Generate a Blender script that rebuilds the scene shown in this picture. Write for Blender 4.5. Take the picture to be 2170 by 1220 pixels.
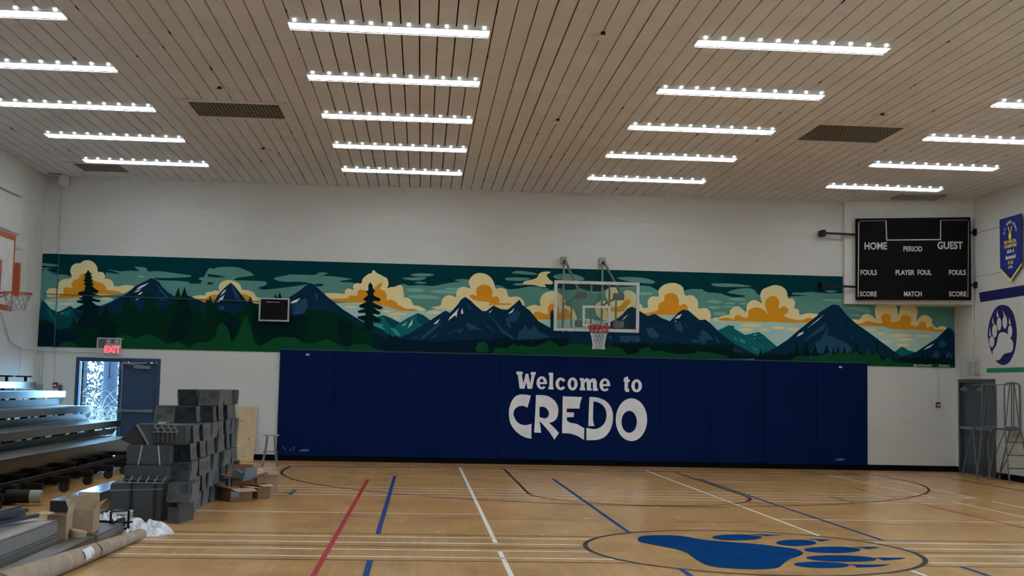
import bpy, bmesh, math, random
import numpy as np
from mathutils import Vector, Matrix
from mathutils.geometry import tessellate_polygon
random.seed(7)
for o in list(bpy.data.objects): bpy.data.objects.remove(o)
S = bpy.context.scene
COL = S.collection
rad = math.radians

# ------------------------------------------------------------------ camera
FPX = 2554.547; PITCH, YAW, ROLL = rad(4.735074), rad(4.201350), rad(1.226272); EYE = 1.713866
def cam_axes():
    cy, sy, cp, sp = math.cos(YAW), math.sin(YAW), math.cos(PITCH), math.sin(PITCH)
    f = Vector((sy*cp, cy*cp, sp)); r = Vector((cy, -sy, 0)); u = r.cross(f)
    cr, sr = math.cos(ROLL), math.sin(ROLL)
    return r*cr+u*sr, u*cr-r*sr, f
RX, UX, FX = cam_axes()
cam = bpy.data.cameras.new('camera'); camo = bpy.data.objects.new('camera', cam); COL.objects.link(camo)
cam.sensor_width = 36; cam.lens = FPX/2170*36; cam.clip_end = 500
M = Matrix((RX, UX, -FX)).transposed().to_4x4(); M.translation = Vector((0, 0, EYE)); camo.matrix_world = M
S.camera = camo

# ------------------------------------------------------------------ world, exposure
S.view_settings.view_transform = 'Standard'; S.view_settings.look = 'None'
S.view_settings.gamma = 1; S.view_settings.use_curve_mapping = False
S.view_settings.exposure = 0.0
w = bpy.data.worlds.new('world'); S.world = w; w.use_nodes = True
wn = w.node_tree; wn.nodes.clear()
wo = wn.nodes.new('ShaderNodeOutputWorld'); wb = wn.nodes.new('ShaderNodeBackground')
tc = wn.nodes.new('ShaderNodeTexCoord'); sep = wn.nodes.new('ShaderNodeSeparateXYZ'); rp = wn.nodes.new('ShaderNodeValToRGB')
rp.color_ramp.elements[0].color = (0.30, 0.62, 1.0, 1); rp.color_ramp.elements[1].color = (0.42, 0.72, 1.0, 1)
wn.links.new(tc.outputs['Generated'], sep.inputs[0]); wn.links.new(sep.outputs['Z'], rp.inputs[0])
wn.links.new(rp.outputs[0], wb.inputs['Color']); wb.inputs['Strength'].default_value = 22
wn.links.new(wb.outputs[0], wo.inputs[0])
LAMP_E = 13.0
S.cycles.max_bounces = 8

# room dimensions (metres)
XL, XR, YB, ZC, YN = -8.45, 12.39, 27.30, 6.20, -5.0

# ------------------------------------------------------------------ helpers
def ray(px, py):
    d = FX + RX*((px-1085)/FPX) - UX*((py-610)/FPX)
    return d
def onwall(px, py, y=YB):
    d = ray(px, py); t = y/d.y; return (d.x*t, EYE+d.z*t)
def onfloor(px, py, z=0.0):
    d = ray(px, py); t = (z-EYE)/d.z; return (d.x*t, d.y*t)
def onside(px, py, x):
    d = ray(px, py); t = x/d.x; return (d.y*t, EYE+d.z*t)
def s2l(c):
    c = c/255.0
    return c/12.92 if c <= .04045 else ((c+.055)/1.055)**2.4
def srgb(r, g, b, k=1.0):
    return tuple(min(.92, s2l(v)/k) for v in (r, g, b))
MATS = {}
def mat(name, rgb, rough=.6, metal=0.0, var=.08, scale=6.0, bump=0.0, bscale=40.0, emit=None, es=0, spec=.5, trans=0, stretch=None):
    if name in MATS: return MATS[name]
    m = bpy.data.materials.new(name); m.use_nodes = True; t = m.node_tree; b = t.nodes['Principled BSDF']
    b.inputs['Roughness'].default_value = rough; b.inputs['Metallic'].default_value = metal
    b.inputs['Specular IOR Level'].default_value = spec
    tc = t.nodes.new('ShaderNodeTexCoord'); mp = t.nodes.new('ShaderNodeMapping')
    if stretch: mp.inputs['Scale'].default_value = stretch
    t.links.new(tc.outputs['Object'], mp.inputs[0])
    n = t.nodes.new('ShaderNodeTexNoise'); n.inputs['Scale'].default_value = scale; n.inputs['Detail'].default_value = 3
    t.links.new(mp.outputs[0], n.inputs['Vector'])
    r = t.nodes.new('ShaderNodeValToRGB')
    r.color_ramp.elements[0].position = .3; r.color_ramp.elements[1].position = .7
    r.color_ramp.elements[0].color = tuple(c*(1-var) for c in rgb)+(1,)
    r.color_ramp.elements[1].color = tuple(min(1, c*(1+var)) for c in rgb)+(1,)
    t.links.new(n.outputs['Fac'], r.inputs[0]); t.links.new(r.outputs[0], b.inputs['Base Color'])
    if bump:
        n2 = t.nodes.new('ShaderNodeTexNoise'); n2.inputs['Scale'].default_value = bscale
        t.links.new(mp.outputs[0], n2.inputs['Vector'])
        bp = t.nodes.new('ShaderNodeBump'); bp.inputs['Strength'].default_value = bump; bp.inputs['Distance'].default_value = .01
        t.links.new(n2.outputs['Fac'], bp.inputs['Height']); t.links.new(bp.outputs[0], b.inputs['Normal'])
    if emit:
        b.inputs['Emission Color'].default_value = emit+(1,); b.inputs['Emission Strength'].default_value = es
    if trans: b.inputs['Transmission Weight'].default_value = trans; b.inputs['IOR'].default_value = 1.45
    MATS[name] = m; return m

class MB:
    def __init__(s): s.v = []; s.f = []; s.m = []; s.sm = []
    def add(s, vs, fs, mi=0, smooth=False):
        o = len(s.v); s.v += [tuple(v) for v in vs]; s.f += [tuple(o+i for i in f) for f in fs]
        s.m += [mi]*len(fs); s.sm += [smooth]*len(fs); return s
    def box(s, x0, x1, y0, y1, z0, z1, mi=0, T=None):
        vs = [Vector((x, y, z)) for x in (x0, x1) for y in (y0, y1) for z in (z0, z1)]
        if T: vs = [T @ v for v in vs]
        return s.add(vs, [(0,1,3,2),(4,6,7,5),(0,4,5,1),(2,3,7,6),(0,2,6,4),(1,5,7,3)], mi)
    def cbox(s, x0, x1, y0, y1, z0, z1, c=.01, mi=0):   # box with bevelled long edges (octagon in the YZ/XZ agnostic way)
        bm = bmesh.new(); bmesh.ops.create_cube(bm, size=1)
        for v in bm.verts: v.co = ((v.co.x+.5)*(x1-x0)+x0, (v.co.y+.5)*(y1-y0)+y0, (v.co.z+.5)*(z1-z0)+z0)
        bmesh.ops.bevel(bm, geom=bm.edges[:], offset=min(c, .45*min(x1-x0, y1-y0, z1-z0)), segments=2, affect='EDGES')
        bm.verts.ensure_lookup_table()
        s.add([v.co.copy() for v in bm.verts], [[v.index for v in f.verts] for f in bm.faces], mi); bm.free(); return s
    def tube(s, pts, r, n=8, mi=0, caps=True, closed=False):
        pts = [Vector(p) for p in pts]; rs = r if isinstance(r, (list, tuple)) else [r]*len(pts)
        vs = []; fs = []; L = len(pts); prev = None
        for i, p in enumerate(pts):
            if closed: d = pts[(i+1) % L]-pts[i-1]
            else: d = pts[min(i+1, L-1)]-pts[max(i-1, 0)]
            d.normalize()
            a = Vector((0, 0, 1)) if abs(d.z) < .95 else Vector((1, 0, 0))
            if prev is not None: a = prev
            e = d.cross(a); 
            if e.length < 1e-4: e = d.cross(Vector((0, 1, 0)))
            e.normalize(); q = e.cross(d).normalized(); prev = q
            for k in range(n):
                t = 2*math.pi*k/n; vs.append(p+(e*math.cos(t)+q*math.sin(t))*rs[i])
        R = L if closed else L-1
        for i in range(R):
            for k in range(n):
                a = i*n+k; b = i*n+(k+1) % n; c = ((i+1) % L)*n+(k+1) % n; d2 = ((i+1) % L)*n+k
                fs.append((a, b, c, d2))
        s.add(vs, fs, mi, True)
        if caps and not closed: s.add([vs[k] for k in range(n)], [tuple(range(n))[::-1]], mi); s.add(vs[-n:], [tuple(range(n))], mi)
        return s
    def bar(s, a, b, w, h=None, mi=0):
        a = Vector(a); b = Vector(b); d = (b-a).normalized(); h = h or w
        up = Vector((0, 0, 1)) if abs(d.z) < .95 else Vector((0, 1, 0))
        e = d.cross(up).normalized()*(w/2); q = e.normalized().cross(d).normalized()*(h/2)
        vs = [p+i*e+j*q for p in (a, b) for i, j in ((-1,-1),(1,-1),(1,1),(-1,1))]
        return s.add(vs, [(0,3,2,1),(4,5,6,7),(0,1,5,4),(1,2,6,5),(2,3,7,6),(3,0,4,7)], mi)
    def poly(s, P, mi=0):                    # planar 3-D polygon
        t = tessellate_polygon([[Vector(p) for p in P]])
        return s.add(P, [tuple(f) for f in t], mi)
    def polyh(s, loops, mi=0):
        flat = [Vector(p) for l in loops for p in l]
        t = tessellate_polygon([[Vector(p) for p in l] for l in loops])
        return s.add(flat, [tuple(f) for f in t], mi)
    def prism(s, loops, n, mi=0):            # polygon (with holes) given thickness along n
        n = Vector(n); flat = [Vector(p) for l in loops for p in l]; N = len(flat)
        t = tessellate_polygon([[Vector(p) for p in l] for l in loops])
        fs = [tuple(f) for f in t]+[tuple(N+i for i in f)[::-1] for f in t]; o = 0
        for l in loops:
            L = len(l)
            for i in range(L): a = o+i; b = o+(i+1) % L; fs.append((a, b, N+b, N+a))
            o += L
        return s.add(flat+[v+n for v in flat], fs, mi)
    def cyl(s, c, r, h, axis=2, n=24, mi=0, r2=None):
        r2 = r if r2 is None else r2; c = Vector(c); ax = Vector([1.0 if i == axis else 0 for i in range(3)])
        return s.tube([c, c+ax*h], [r, r2], n, mi)
    def build(s, name, mats, parent=None, loc=None, fixn=True):
        me = bpy.data.meshes.new(name)
        L = Vector(loc) if loc is not None else Vector((0, 0, 0))
        me.from_pydata([tuple(Vector(v)-L) for v in s.v], [], s.f)
        for m in (mats if isinstance(mats, (list, tuple)) else [mats]): me.materials.append(m)
        me.polygons.foreach_set('material_index', s.m); me.polygons.foreach_set('use_smooth', s.sm)
        if fixn:
            bm = bmesh.new(); bm.from_mesh(me); bmesh.ops.recalc_face_normals(bm, faces=bm.faces[:]); bm.to_mesh(me); bm.free()
        me.update()
        o = bpy.data.objects.new(name, me); COL.objects.link(o); o.location = L
        if parent:
            o.parent = parent
            if loc is None and parent.type == 'EMPTY': o.location = -parent.location if parent.rotation_euler.z == 0 else o.location
        return o
def tag(o, label=None, cat=None, group=None, kind=None):
    if label: o['label'] = label
    if cat: o['category'] = cat
    if group: o['group'] = group
    if kind: o['kind'] = kind
    return o
def empty(name, loc, label, cat, group=None):
    o = bpy.data.objects.new(name, None); COL.objects.link(o); o.location = loc; o.empty_display_size = .1
    return tag(o, label, cat, group)
def struct(name, mb, m, label=None):
    o = mb.build(name, m); o['kind'] = 'structure'
    if label: o['label'] = label
    return o
def copy_tree(o, parent=None):
    c = o.copy(); COL.objects.link(c)
    if parent: c.parent = parent
    for ch in list(o.children): copy_tree(ch, c)
    return c
def text_mesh(mb, body, conv, size, bold=0.0, sx=1.0, align='CENTER', mi=0, shear=0):
    """letters of the built-in font, laid out by conv(u, v) -> 3-D point"""
    cu = bpy.data.curves.new('t', 'FONT'); cu.body = body; cu.size = size; cu.align_x = align; cu.offset = bold; cu.shear = shear
    cu.resolution_u = 3; cu.fill_mode = 'FRONT'
    ob = bpy.data.objects.new('t', cu); COL.objects.link(ob)
    dg = bpy.context.evaluated_depsgraph_get(); dg.update()
    ev = ob.evaluated_get(dg); me = ev.to_mesh()
    vs = [conv(v.co.x*sx, v.co.y) for v in me.vertices]; fs = [tuple(p.vertices) for p in me.polygons]
    mb.add(vs, fs, mi); ev.to_mesh_clear()
    bpy.data.objects.remove(ob); bpy.data.curves.remove(cu)
def smooth(pts, n=4):
    L = len(pts); out = []
    for i in range(L):
        p0, p1, p2, p3 = (np.array(pts[(i+k-1) % L], float) for k in range(4))
        for j in range(n):
            t = j/n
            out.append(tuple(.5*((2*p1)+(-p0+p2)*t+(2*p0-5*p1+4*p2-p3)*t*t+(-p0+3*p1-3*p2+p3)*t**3)))
    return out
def ell(cx, cy, rx, ry, n=28, rot=0):
    c, s_ = math.cos(rot), math.sin(rot)
    return [(cx+rx*math.cos(t)*c-ry*math.sin(t)*s_, cy+rx*math.cos(t)*s_+ry*math.sin(t)*c) for t in (2*math.pi*i/n for i in range(n))]

# ------------------------------------------------------------------ materials
K = .45
def block_wall_mat():
    m = bpy.data.materials.new('painted_block'); m.use_nodes = True; t = m.node_tree; b = t.nodes['Principled BSDF']
    b.inputs['Roughness'].default_value = .55
    tc = t.nodes.new('ShaderNodeTexCoord'); sp = t.nodes.new('ShaderNodeSeparateXYZ'); t.links.new(tc.outputs['Object'], sp.inputs[0])
    ad = t.nodes.new('ShaderNodeMath'); ad.operation = 'ADD'; t.links.new(sp.outputs['X'], ad.inputs[0]); t.links.new(sp.outputs['Y'], ad.inputs[1])
    cb = t.nodes.new('ShaderNodeCombineXYZ'); t.links.new(ad.outputs[0], cb.inputs['X']); t.links.new(sp.outputs['Z'], cb.inputs['Y'])
    br = t.nodes.new('ShaderNodeTexBrick'); t.links.new(cb.outputs[0], br.inputs['Vector'])
    br.inputs['Scale'].default_value = 1; br.inputs['Brick Width'].default_value = .8; br.inputs['Row Height'].default_value = .2
    br.inputs['Mortar Size'].default_value = .005; br.inputs['Mortar Smooth'].default_value = .6
    br.inputs['Color1'].default_value = (.70, .71, .69, 1); br.inputs['Color2'].default_value = (.72, .73, .72, 1); br.inputs['Mortar'].default_value = (.685, .695, .68, 1)
    n = t.nodes.new('ShaderNodeTexNoise'); n.inputs['Scale'].default_value = .7; n.inputs['Detail'].default_value = 4; t.links.new(tc.outputs['Object'], n.inputs['Vector'])
    mx = t.nodes.new('ShaderNodeMixRGB'); mx.blend_type = 'MULTIPLY'; mx.inputs[0].default_value = .12
    t.links.new(br.outputs['Color'], mx.inputs[1]); t.links.new(n.outputs['Fac'], mx.inputs[2]); t.links.new(mx.outputs[0], b.inputs['Base Color'])
    bp = t.nodes.new('ShaderNodeBump'); bp.inputs['Strength'].default_value = .10; bp.inputs['Distance'].default_value = .004; bp.invert = True
    t.links.new(br.outputs['Fac'], bp.inputs['Height']); t.links.new(bp.outputs[0], b.inputs['Normal'])
    return m
WALL = block_wall_mat()
WHITE = mat('white_paint', (.70, .71, .69), .5, var=.03)
def floor_mat():
    m = bpy.data.materials.new('maple_floor'); m.use_nodes = True; t = m.node_tree; b = t.nodes['Principled BSDF']
    tc = t.nodes.new('ShaderNodeTexCoord'); mp = t.nodes.new('ShaderNodeMapping'); mp.inputs['Rotation'].default_value[2] = rad(90)
    t.links.new(tc.outputs['Object'], mp.inputs[0])
    br = t.nodes.new('ShaderNodeTexBrick'); t.links.new(mp.outputs[0], br.inputs['Vector'])
    br.inputs['Scale'].default_value = 1; br.inputs['Brick Width'].default_value = .9; br.inputs['Row Height'].default_value = .057
    br.inputs['Mortar Size'].default_value = .0008; br.inputs['Bias'].default_value = -.1; br.offset = .37
    br.inputs['Color1'].default_value = (.70, .40, .145, 1); br.inputs['Color2'].default_value = (.62, .348, .122, 1); br.inputs['Mortar'].default_value = (.47, .29, .11, 1)
    n = t.nodes.new('ShaderNodeTexNoise'); n.inputs['Scale'].default_value = 1.2; n.inputs['Detail'].default_value = 5; t.links.new(mp.outputs[0], n.inputs['Vector'])
    r = t.nodes.new('ShaderNodeValToRGB'); r.color_ramp.elements[0].color = (.80, .78, .76, 1); r.color_ramp.elements[1].color = (1, 1, 1, 1)
    r.color_ramp.elements[0].position = .35; r.color_ramp.elements[1].position = .6
    t.links.new(n.outputs['Fac'], r.inputs[0])
    mx = t.nodes.new('ShaderNodeMixRGB'); mx.blend_type = 'MULTIPLY'; mx.inputs[0].default_value = 1
    t.links.new(br.outputs['Color'], mx.inputs[1]); t.links.new(r.outputs[0], mx.inputs[2]); t.links.new(mx.outputs[0], b.inputs['Base Color'])
    n2 = t.nodes.new('ShaderNodeTexNoise'); n2.inputs['Scale'].default_value = 3; t.links.new(tc.outputs['Object'], n2.inputs['Vector'])
    mr = t.nodes.new('ShaderNodeMapRange'); mr.inputs[3].default_value = .20; mr.inputs[4].default_value = .30
    t.links.new(n2.outputs['Fac'], mr.inputs[0]); t.links.new(mr.outputs[0], b.inputs['Roughness'])
    b.inputs['Specular IOR Level'].default_value = .6
    return m
FLOOR = floor_mat()
CEIL = mat('ceiling_plank_paint', (.715, .72, .76), .75, var=.05, scale=1.5, bump=.1)
DARK = mat('dark_void', (.01, .01, .01), .9)
BLACKM = mat('black_metal', (.006, .006, .007), .5, spec=.3)
ALU = mat('mill_aluminium', (.27, .30, .315), .36, 1.0, var=.06, scale=3, stretch=(1, .1, 1))
ALUF = mat('aluminium_fascia', (.115, .115, .11), .22, 1.0, var=.08, scale=2, stretch=(1, .15, 1))
RISER = mat('slate_riser', (.075, .095, .10), .35, .3, var=.05)
STEELG = mat('grey_steel_paint', (.10, .13, .16), .4)
GALV = mat('galvanised_pipe', (.24, .25, .25), .4, .7)
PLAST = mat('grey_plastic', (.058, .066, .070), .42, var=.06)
PLASTE = mat('grey_plastic_edge_highlight', (.22, .225, .225), .45, var=.05)  # lighter copy of the grey plastic, rim highlight painted into its colour
PLASTD = mat('shadowed_plastic_inside', (.03, .032, .034), .6, var=.05)  # darker copy of the grey plastic, shade painted into its colour
CARD = mat('cardboard', (.42, .27, .15), .85, var=.06, scale=5)
CARDI = mat('cardboard_inner', (.50, .36, .22), .9, var=.05)
CARDD = mat('brown_cardboard', (.25, .12, .055), .85, var=.06)
PAPER = mat('kraft_paper', (.38, .28, .19), .8, var=.12, scale=9, bump=.3, bscale=25)
PLYW = mat('pine_plywood', (.58, .43, .26), .7, var=.1, scale=3, stretch=(4, 4, .6))
PLASTIC_BAG = mat('white_plastic_film', (.75, .78, .82), .25, var=.08, scale=8)
DOORP = mat('slate_blue_door_paint', (.024, .062, .125), .42, var=.04)
RED = mat('red_enamel', (.22, .012, .015), .5)

# ------------------------------------------------------------------ room shell
mb = MB(); mb.box(XL-.3, XR+.3, YN-.3, YB+.3, -.2, 0); floor = struct('floor', mb, FLOOR, 'maple strip gymnasium floor')
LZ = .0012
def line(mb, x0, y0, x1, y1, wd=.05, z=LZ, mi=0):
    d = Vector((x1-x0, y1-y0, 0)).normalized(); n = Vector((-d.y, d.x, 0))*(wd/2)
    a = Vector((x0, y0, z)); b = Vector((x1, y1, z)); mb.add([a-n, b-n, b+n, a+n], [(0, 1, 2, 3)], mi)
def arc(mb, cx, cy, r, a0, a1, wd=.05, z=LZ, n=64, mi=0):
    vs = []
    for i in range(n+1):
        t = rad(a0+(a1-a0)*i/n)
        for q in (r-wd/2, r+wd/2): vs.append((cx+q*math.cos(t), cy+q*math.sin(t), z))
    mb.add(vs, [(2*i, 2*i+1, 2*i+3, 2*i+2) for i in range(n)], mi)
FW = mat('floor_line_white', (.86, .84, .77), .45, var=.04, spec=.3); FK = mat('floor_line_black', (.012, .010, .012), .45, spec=.2)
FB = mat('floor_line_blue', (.012, .060, .22), .5, spec=.05); FR = mat('floor_line_red', (.40, .012, .03), .45, spec=.2); FG = mat('floor_line_green', (.01, .10, .075), .45, spec=.2)
FBR = mat('floor_line_brown', (.09, .028, .02), .45, spec=.2)
CX, CY, CR = 3.65, 13.16, 1.81
# white
g = MB()
for x0, y0, x1, y1, wd in [(.872, 25.95, .872, 13.52, .05), (.872, 12.88, .872, -4, .05), (4.885, 25.95, 4.885, CY+1.38, .04), (4.885, CY-1.38, 4.885, -4, .04),
    (8.79, 25.6, 8.79, 20.15, .04), (8.79, 19.55, 8.79, 13, .04), (9.55, 25.8, 9.55, 20.2, .04), (9.55, 19.68, 9.55, 12, .04),
    (-3.6, 16.475, .85, 16.475, .045), (4.9, 16.4, 11.2, 16.4, .045), (-5, 26.0, 9.3, 26.0, .03), (-5, 25.3, 9.6, 25.3, .03), (-4.2, 23.2, 1.75, 23.2, .03), (5.5, 23.1, 9.5, 23.1, .03),
    (-2.62, 25.9, -3.25, 24.0, .05)]:
    line(g, x0, y0, x1, y1, wd)
for y in (20.6, 20.1, 19.6, 19.1): line(g, -3.0, y, 9.45 if y > 19.9 else 9.0, y, .05)
line(g, 9.4, 20.62, 9.4, 20.05, .03)
for y in (13.93, 13.43, 12.86, 12.33):
    dx = math.sqrt(max(0, CR**2-(y-CY)**2))+.04
    line(g, -3.1, y, CX-dx, y, .05); line(g, CX+dx, y, 13, y, .04) if y < 0 else line(g, CX+dx, y, XR-.05, y, .05)
g.build('white_court_line', FW, floor)['label'] = 'white court lines'
# black / brown
g = MB()
line(g, -2.55, 25.65, 11.27, 25.65, .10); line(g, 11.27, 25.67, 11.27, -4, .05)
arc(g, 3.62, 24.3, 6.28, 180, 360, .05, z=LZ*1.5, n=120); line(g, 3.62-6.28, 24.3, 3.62-6.28, 25.65, .05); line(g, 3.62+6.28, 24.3, 3.62+6.28, 25.65, .05)
for s_ in (-1, 1): line(g, 3.62+s_*1.82, 25.65, 3.62+s_*1.82, 19.9, .05, z=LZ*1.5)
arc(g, 3.62, 19.9, 1.82, 180, 360, .05, z=LZ*1.5)
line(g, 1.55, 23.72, 1.8, 23.72, .06, z=LZ*1.5); line(g, 5.45, 23.72, 5.72, 23.72, .06, z=LZ*1.5)
arc(g, CX, CY, CR, 0, 360, .055, z=LZ*1.5, n=140)
for y in (14.18, 12.08):
    dx = math.sqrt(CR**2-(y-CY)**2)
    line(g, -3.2, y, CX-dx, y, .035, z=LZ*.8); line(g, CX+dx, y, XR-.05, y, .035, z=LZ*.8)
g.build('black_court_line', FK, floor)['label'] = 'black court lines'
g = MB()
line(g, -3.2, 13.13, CX-CR, 13.13, .035, z=LZ*.8); line(g, CX+CR, 13.13, XR-.05, 13.13, .035, z=LZ*.8); line(g, -.9, 15.98, 11.2, 15.9, .025, z=LZ*.8)
g.build('brown_court_line', FBR, floor)['label'] = 'brown court lines'
g = MB()
for a in [(-.45, 23.2, -.45, 14.15), (-.45, 12.1, -.45, -4), (2.56, 23.2, 2.56, CY+1.44), (2.56, CY-1.44, 2.56, -4), (5.53, 23.7, 5.53, 14.18), (5.53, 12.07, 5.53, -4)]: line(g, *a, .06, z=LZ*1.3)
g.build('blue_court_line', FB, floor)['label'] = 'blue court lines'
g = MB()
line(g, -.915, 22.2, -.915, -4, .055, z=LZ*1.7); line(g, 8.05, 22.3, 8.05, -4, .03, z=LZ*1.7)
g.build('red_court_line', FR, floor)['label'] = 'red court lines'
g = MB()
line(g, -1.97, 18.95, -1.97, 19.95, .06, z=LZ*1.8); line(g, 6.95, 19.0, 6.95, 20.1, .05, z=LZ*1.8)
g.build('green_court_line', FG, floor)['label'] = 'green court marks'

# painted bear paw on the floor
def flo(pts, k, z=.0032):
    ox, oy, sc = (1200, 960, 4.173) if k == 3 else (1650, 960, 4.173)
    return [(*onfloor(ox+x/sc, oy+y/sc), z) for x, y in pts]
PAWB = mat('paw_blue_paint', (.007, .050, .178), .5, var=.12, scale=3, spec=0.0)
paw = empty('painted_bear_paw', (CX, CY, 0), 'large blue bear paw painted inside the black floor circle', 'paw emblem')
PAD = [(632,762),(650,740),(720,728),(840,726),(950,728),(1060,738),(1150,756),(1300,775),(1500,790),(1700,805),(1900,830),(2030,850),(2095,882),(2060,910),(1980,935),(1920,975),(1880,1008),(1800,1022),(1650,1027),(1400,1015),(1250,990),(1150,940),(1070,885),(980,852),(850,825),(720,800),(650,785)]
MB().poly(flo(smooth(PAD, 4), 3)).build('paw_pad', PAWB, paw)
for e, k in (((1510, 745, 220, 26), 3), ((155, 793, 178, 28), 4), ((475, 855, 252, 28), 4), ((555, 932, 312, 28), 4), ((380, 988, 245, 27), 4)):
    MB().poly(flo(ell(*e, 40, .02 if e[0] in (555, 380) else 0.0), k)).build('paw_toe', PAWB, paw)
for pts, k in (([(1640,717),(1780,718),(1925,723),(1770,733)], 3), ([(240,761),(360,760),(480,765),(370,781),(330,768)], 4), ([(660,831),(780,829),(905,831),(790,851),(750,840)], 4),
               ([(845,923),(1000,924),(1130,925),(1080,938),(920,950),(900,936)], 4), ([(605,982),(800,986),(995,985),(900,1003),(690,1012),(680,996)], 4)):
    MB().poly(flo(pts, k)).build('paw_claw', PAWB, paw)

# walls
def wallbox(name, boxes, m=WALL, label=None):
    mb = MB()
    for b in boxes: mb.box(*b)
    return struct(name, mb, m, label)
DX0, DX1, DZ = -7.60, -5.77, 2.19          # exit door opening in the far wall
wallbox('wall_back', [(XL, DX0, YB, YB+.3, 0, ZC), (DX1, XR, YB, YB+.3, 0, ZC), (DX0, DX1, YB, YB+.3, DZ, ZC)], label='white painted block end wall')
RY0, RY1, RZ = 25.31, 27.11, 2.13          # door in the right wall
wallbox('wall_right', [(XR, XR+.3, YN, 3.0, 0, ZC), (XR, XR+.3, 3.0, 10.0, 0, .35), (XR, XR+.3, 3.0, 10.0, 2.75, ZC), (XR, XR+.3, 10.0, RY0, 0, ZC), (XR, XR+.3, RY1, YB+.3, 0, ZC), (XR, XR+.3, RY0, RY1, RZ, ZC)], label='white painted block side wall at right')
wallbox('wall_left', [(XL-.3, XL, YN, YB+.3, 0, ZC)], label='white side wall behind the bleachers')
wallbox('wall_front', [(XL, XR, YN-.3, YN, 0, ZC)], label='white end wall opposite the mural')
# invented window row out of view, added to throw blue daylight across the room
mb = MB()
for y in (3.0, 4.7, 6.5, 8.2, 9.94): mb.box(XR+.05, XR+.13, y, y+.06, .35, 2.75)
for z in (.35, 2.69): mb.box(XR+.05, XR+.13, 3.0, 10.0, z, z+.06)
wf = struct('added_window_1', mb, mat('added_window_frame_grey', (.3, .32, .33), .5), 'made-up row of low windows added in the right wall to let in daylight')
# ceiling of painted planks
mb = MB(); p = .2305; k0 = int((XL-1.47)/p)-1
x = 1.47+k0*p; pr = random.Random(3)
while x < XR:
    a = max(XL-.05, x+.008+pr.random()*.004); b = min(XR+.05, x+p-.006-pr.random()*.004)
    if b > a+.02:
        y = YN-.2
        while y < YB+.2:
            L = pr.choice((3.7, 4.9, 6.1)); y1 = min(y+L, YB+.2); dz = pr.uniform(-.001, .001)
            mb.box(a, b, y, y1-.004, ZC+dz, ZC+.04); y = y1
    x += p
mb.box(XL-.3, XR+.3, YN-.3, YB+.3, ZC+.05, ZC+.2, 1)
pk = random.Random(12)
for i in range(150):      # chipped edges and open knots beside the joints
    xs = 1.47+int(pk.uniform(-42, 46))*p; ys = pk.uniform(9, 27); L = pk.uniform(.03, .16)
    if XL+.1 < xs < XR-.1: mb.box(xs-pk.uniform(.004, .014), xs+pk.uniform(.008, .016), ys, ys+L, ZC-.003, ZC+.01, 1)
struct('ceiling', mb, [CEIL, DARK], 'ceiling of long painted planks')
# knots / chipped marks and round covers
mb = MB()
# baseboards
BB = mat('black_rubber_base', (.003, .003, .004), .7, spec=.1)
def base(name, boxes):
    mb = MB()
    for b in boxes: mb.box(*b)
    struct(name, mb, BB, 'black rubber baseboard')
base('baseboard_back', [(XL, DX0-.02, YB-.02, YB, 0, .13), (DX1+.02, XR, YB-.02, YB, 0, .13)])
base('baseboard_right', [(XR-.02, XR, YN, RY0-.04, 0, .13), (XR-.02, XR, RY1+.03, YB, 0, .13)])
base('baseboard_left', [(XL, XL+.02, YN, YB, 0, .13)])

# raised wall panels high on the left wall, leaving shadow joints
mb = MB()
def lw(px, py): return onside(px, py, XL+.03)
ya = lw(46, 400)[0]; yb2 = lw(66, 400)[0]; yc = lw(97.5, 400)[0]
zz1 = lw(46, 418)[1]; zz2 = lw(44, 498)[1]
mb.box(XL, XL+.06, 8, ya, zz1, ZC-.0); mb.box(XL, XL+.06, 8, ya, zz2, zz1-.06)
struct('trim_1', mb, WHITE, 'flat white wall boards high on the left wall')
mb = MB()
zt = lw(71, 430)[1]; zt2 = lw(70, 435)[1]; zb = lw(68, 508)[1]
for z0, z1 in ((zt+.02, ZC-.35), (zb, zt-.12)):
    y0, y1 = yb2+.12, yc-.25
    mb.box(XL, XL+.015, y0-.03, y0, z0, z1); mb.box(XL, XL+.015, y1, y1+.03, z0, z1); mb.box(XL, XL+.015, y0, y1, z0, z0+.03)
mb.box(XL, XL+.012, yb2-.015, yb2+.015, 0, ZC)
struct('trim_2', mb, WHITE, 'thin raised frames on the left wall near the corner')
# long shallow sill line on far wall
mb = MB()
z5 = 5.575
mb.box(-7.85, 9.2, YB-.012, YB, z5-.012, z5+.0); mb.box(-3.5, 9.2, YB-.010, YB, 5.42, 5.43); mb.box(-3.48, -3.46, YB-.012, YB, 5.42, z5)
struct('trim_3', mb, WHITE, 'thin raised band high on the end wall')

# ------------------------------------------------------------------ bulkhead and scoreboard
BA0, BA1 = Vector((9.72, 27.18, 0)), Vector((XR, 26.28, 0)); BY = 26.28
BU = (BA1-BA0).normalized(); BN = Vector((BU.y, -BU.x, 0))      # along the slanted face, out of it towards the court
mb = MB(); mb.prism([[(9.72, YB, 3.815), (9.72, 27.18, 3.815), (XR, 26.28, 3.815), (XR, YB, 3.815)]], (0, 0, ZC-3.815))
struct('trim_4', mb, WHITE, 'white boxed bulkhead slanting across the upper right corner')
SOFF = .16
def onsb(px, py, off=SOFF):
    d = ray(px, py); Q = BA0+BN*off; o = Vector((0, 0, EYE)); t = (Q-o).dot(BN)/d.dot(BN); return o+d*t
c0, c1, c2, c3 = onsb(1815, 463), onsb(2057, 462), onsb(2056, 634), onsb(1812.5, 634)
su0 = ((c0-BA0).dot(BU)+(c3-BA0).dot(BU))/2; su1 = ((c1-BA0).dot(BU)+(c2-BA0).dot(BU))/2; sz0 = (c2.z+c3.z)/2; sz1 = (c0.z+c1.z)/2
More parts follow.
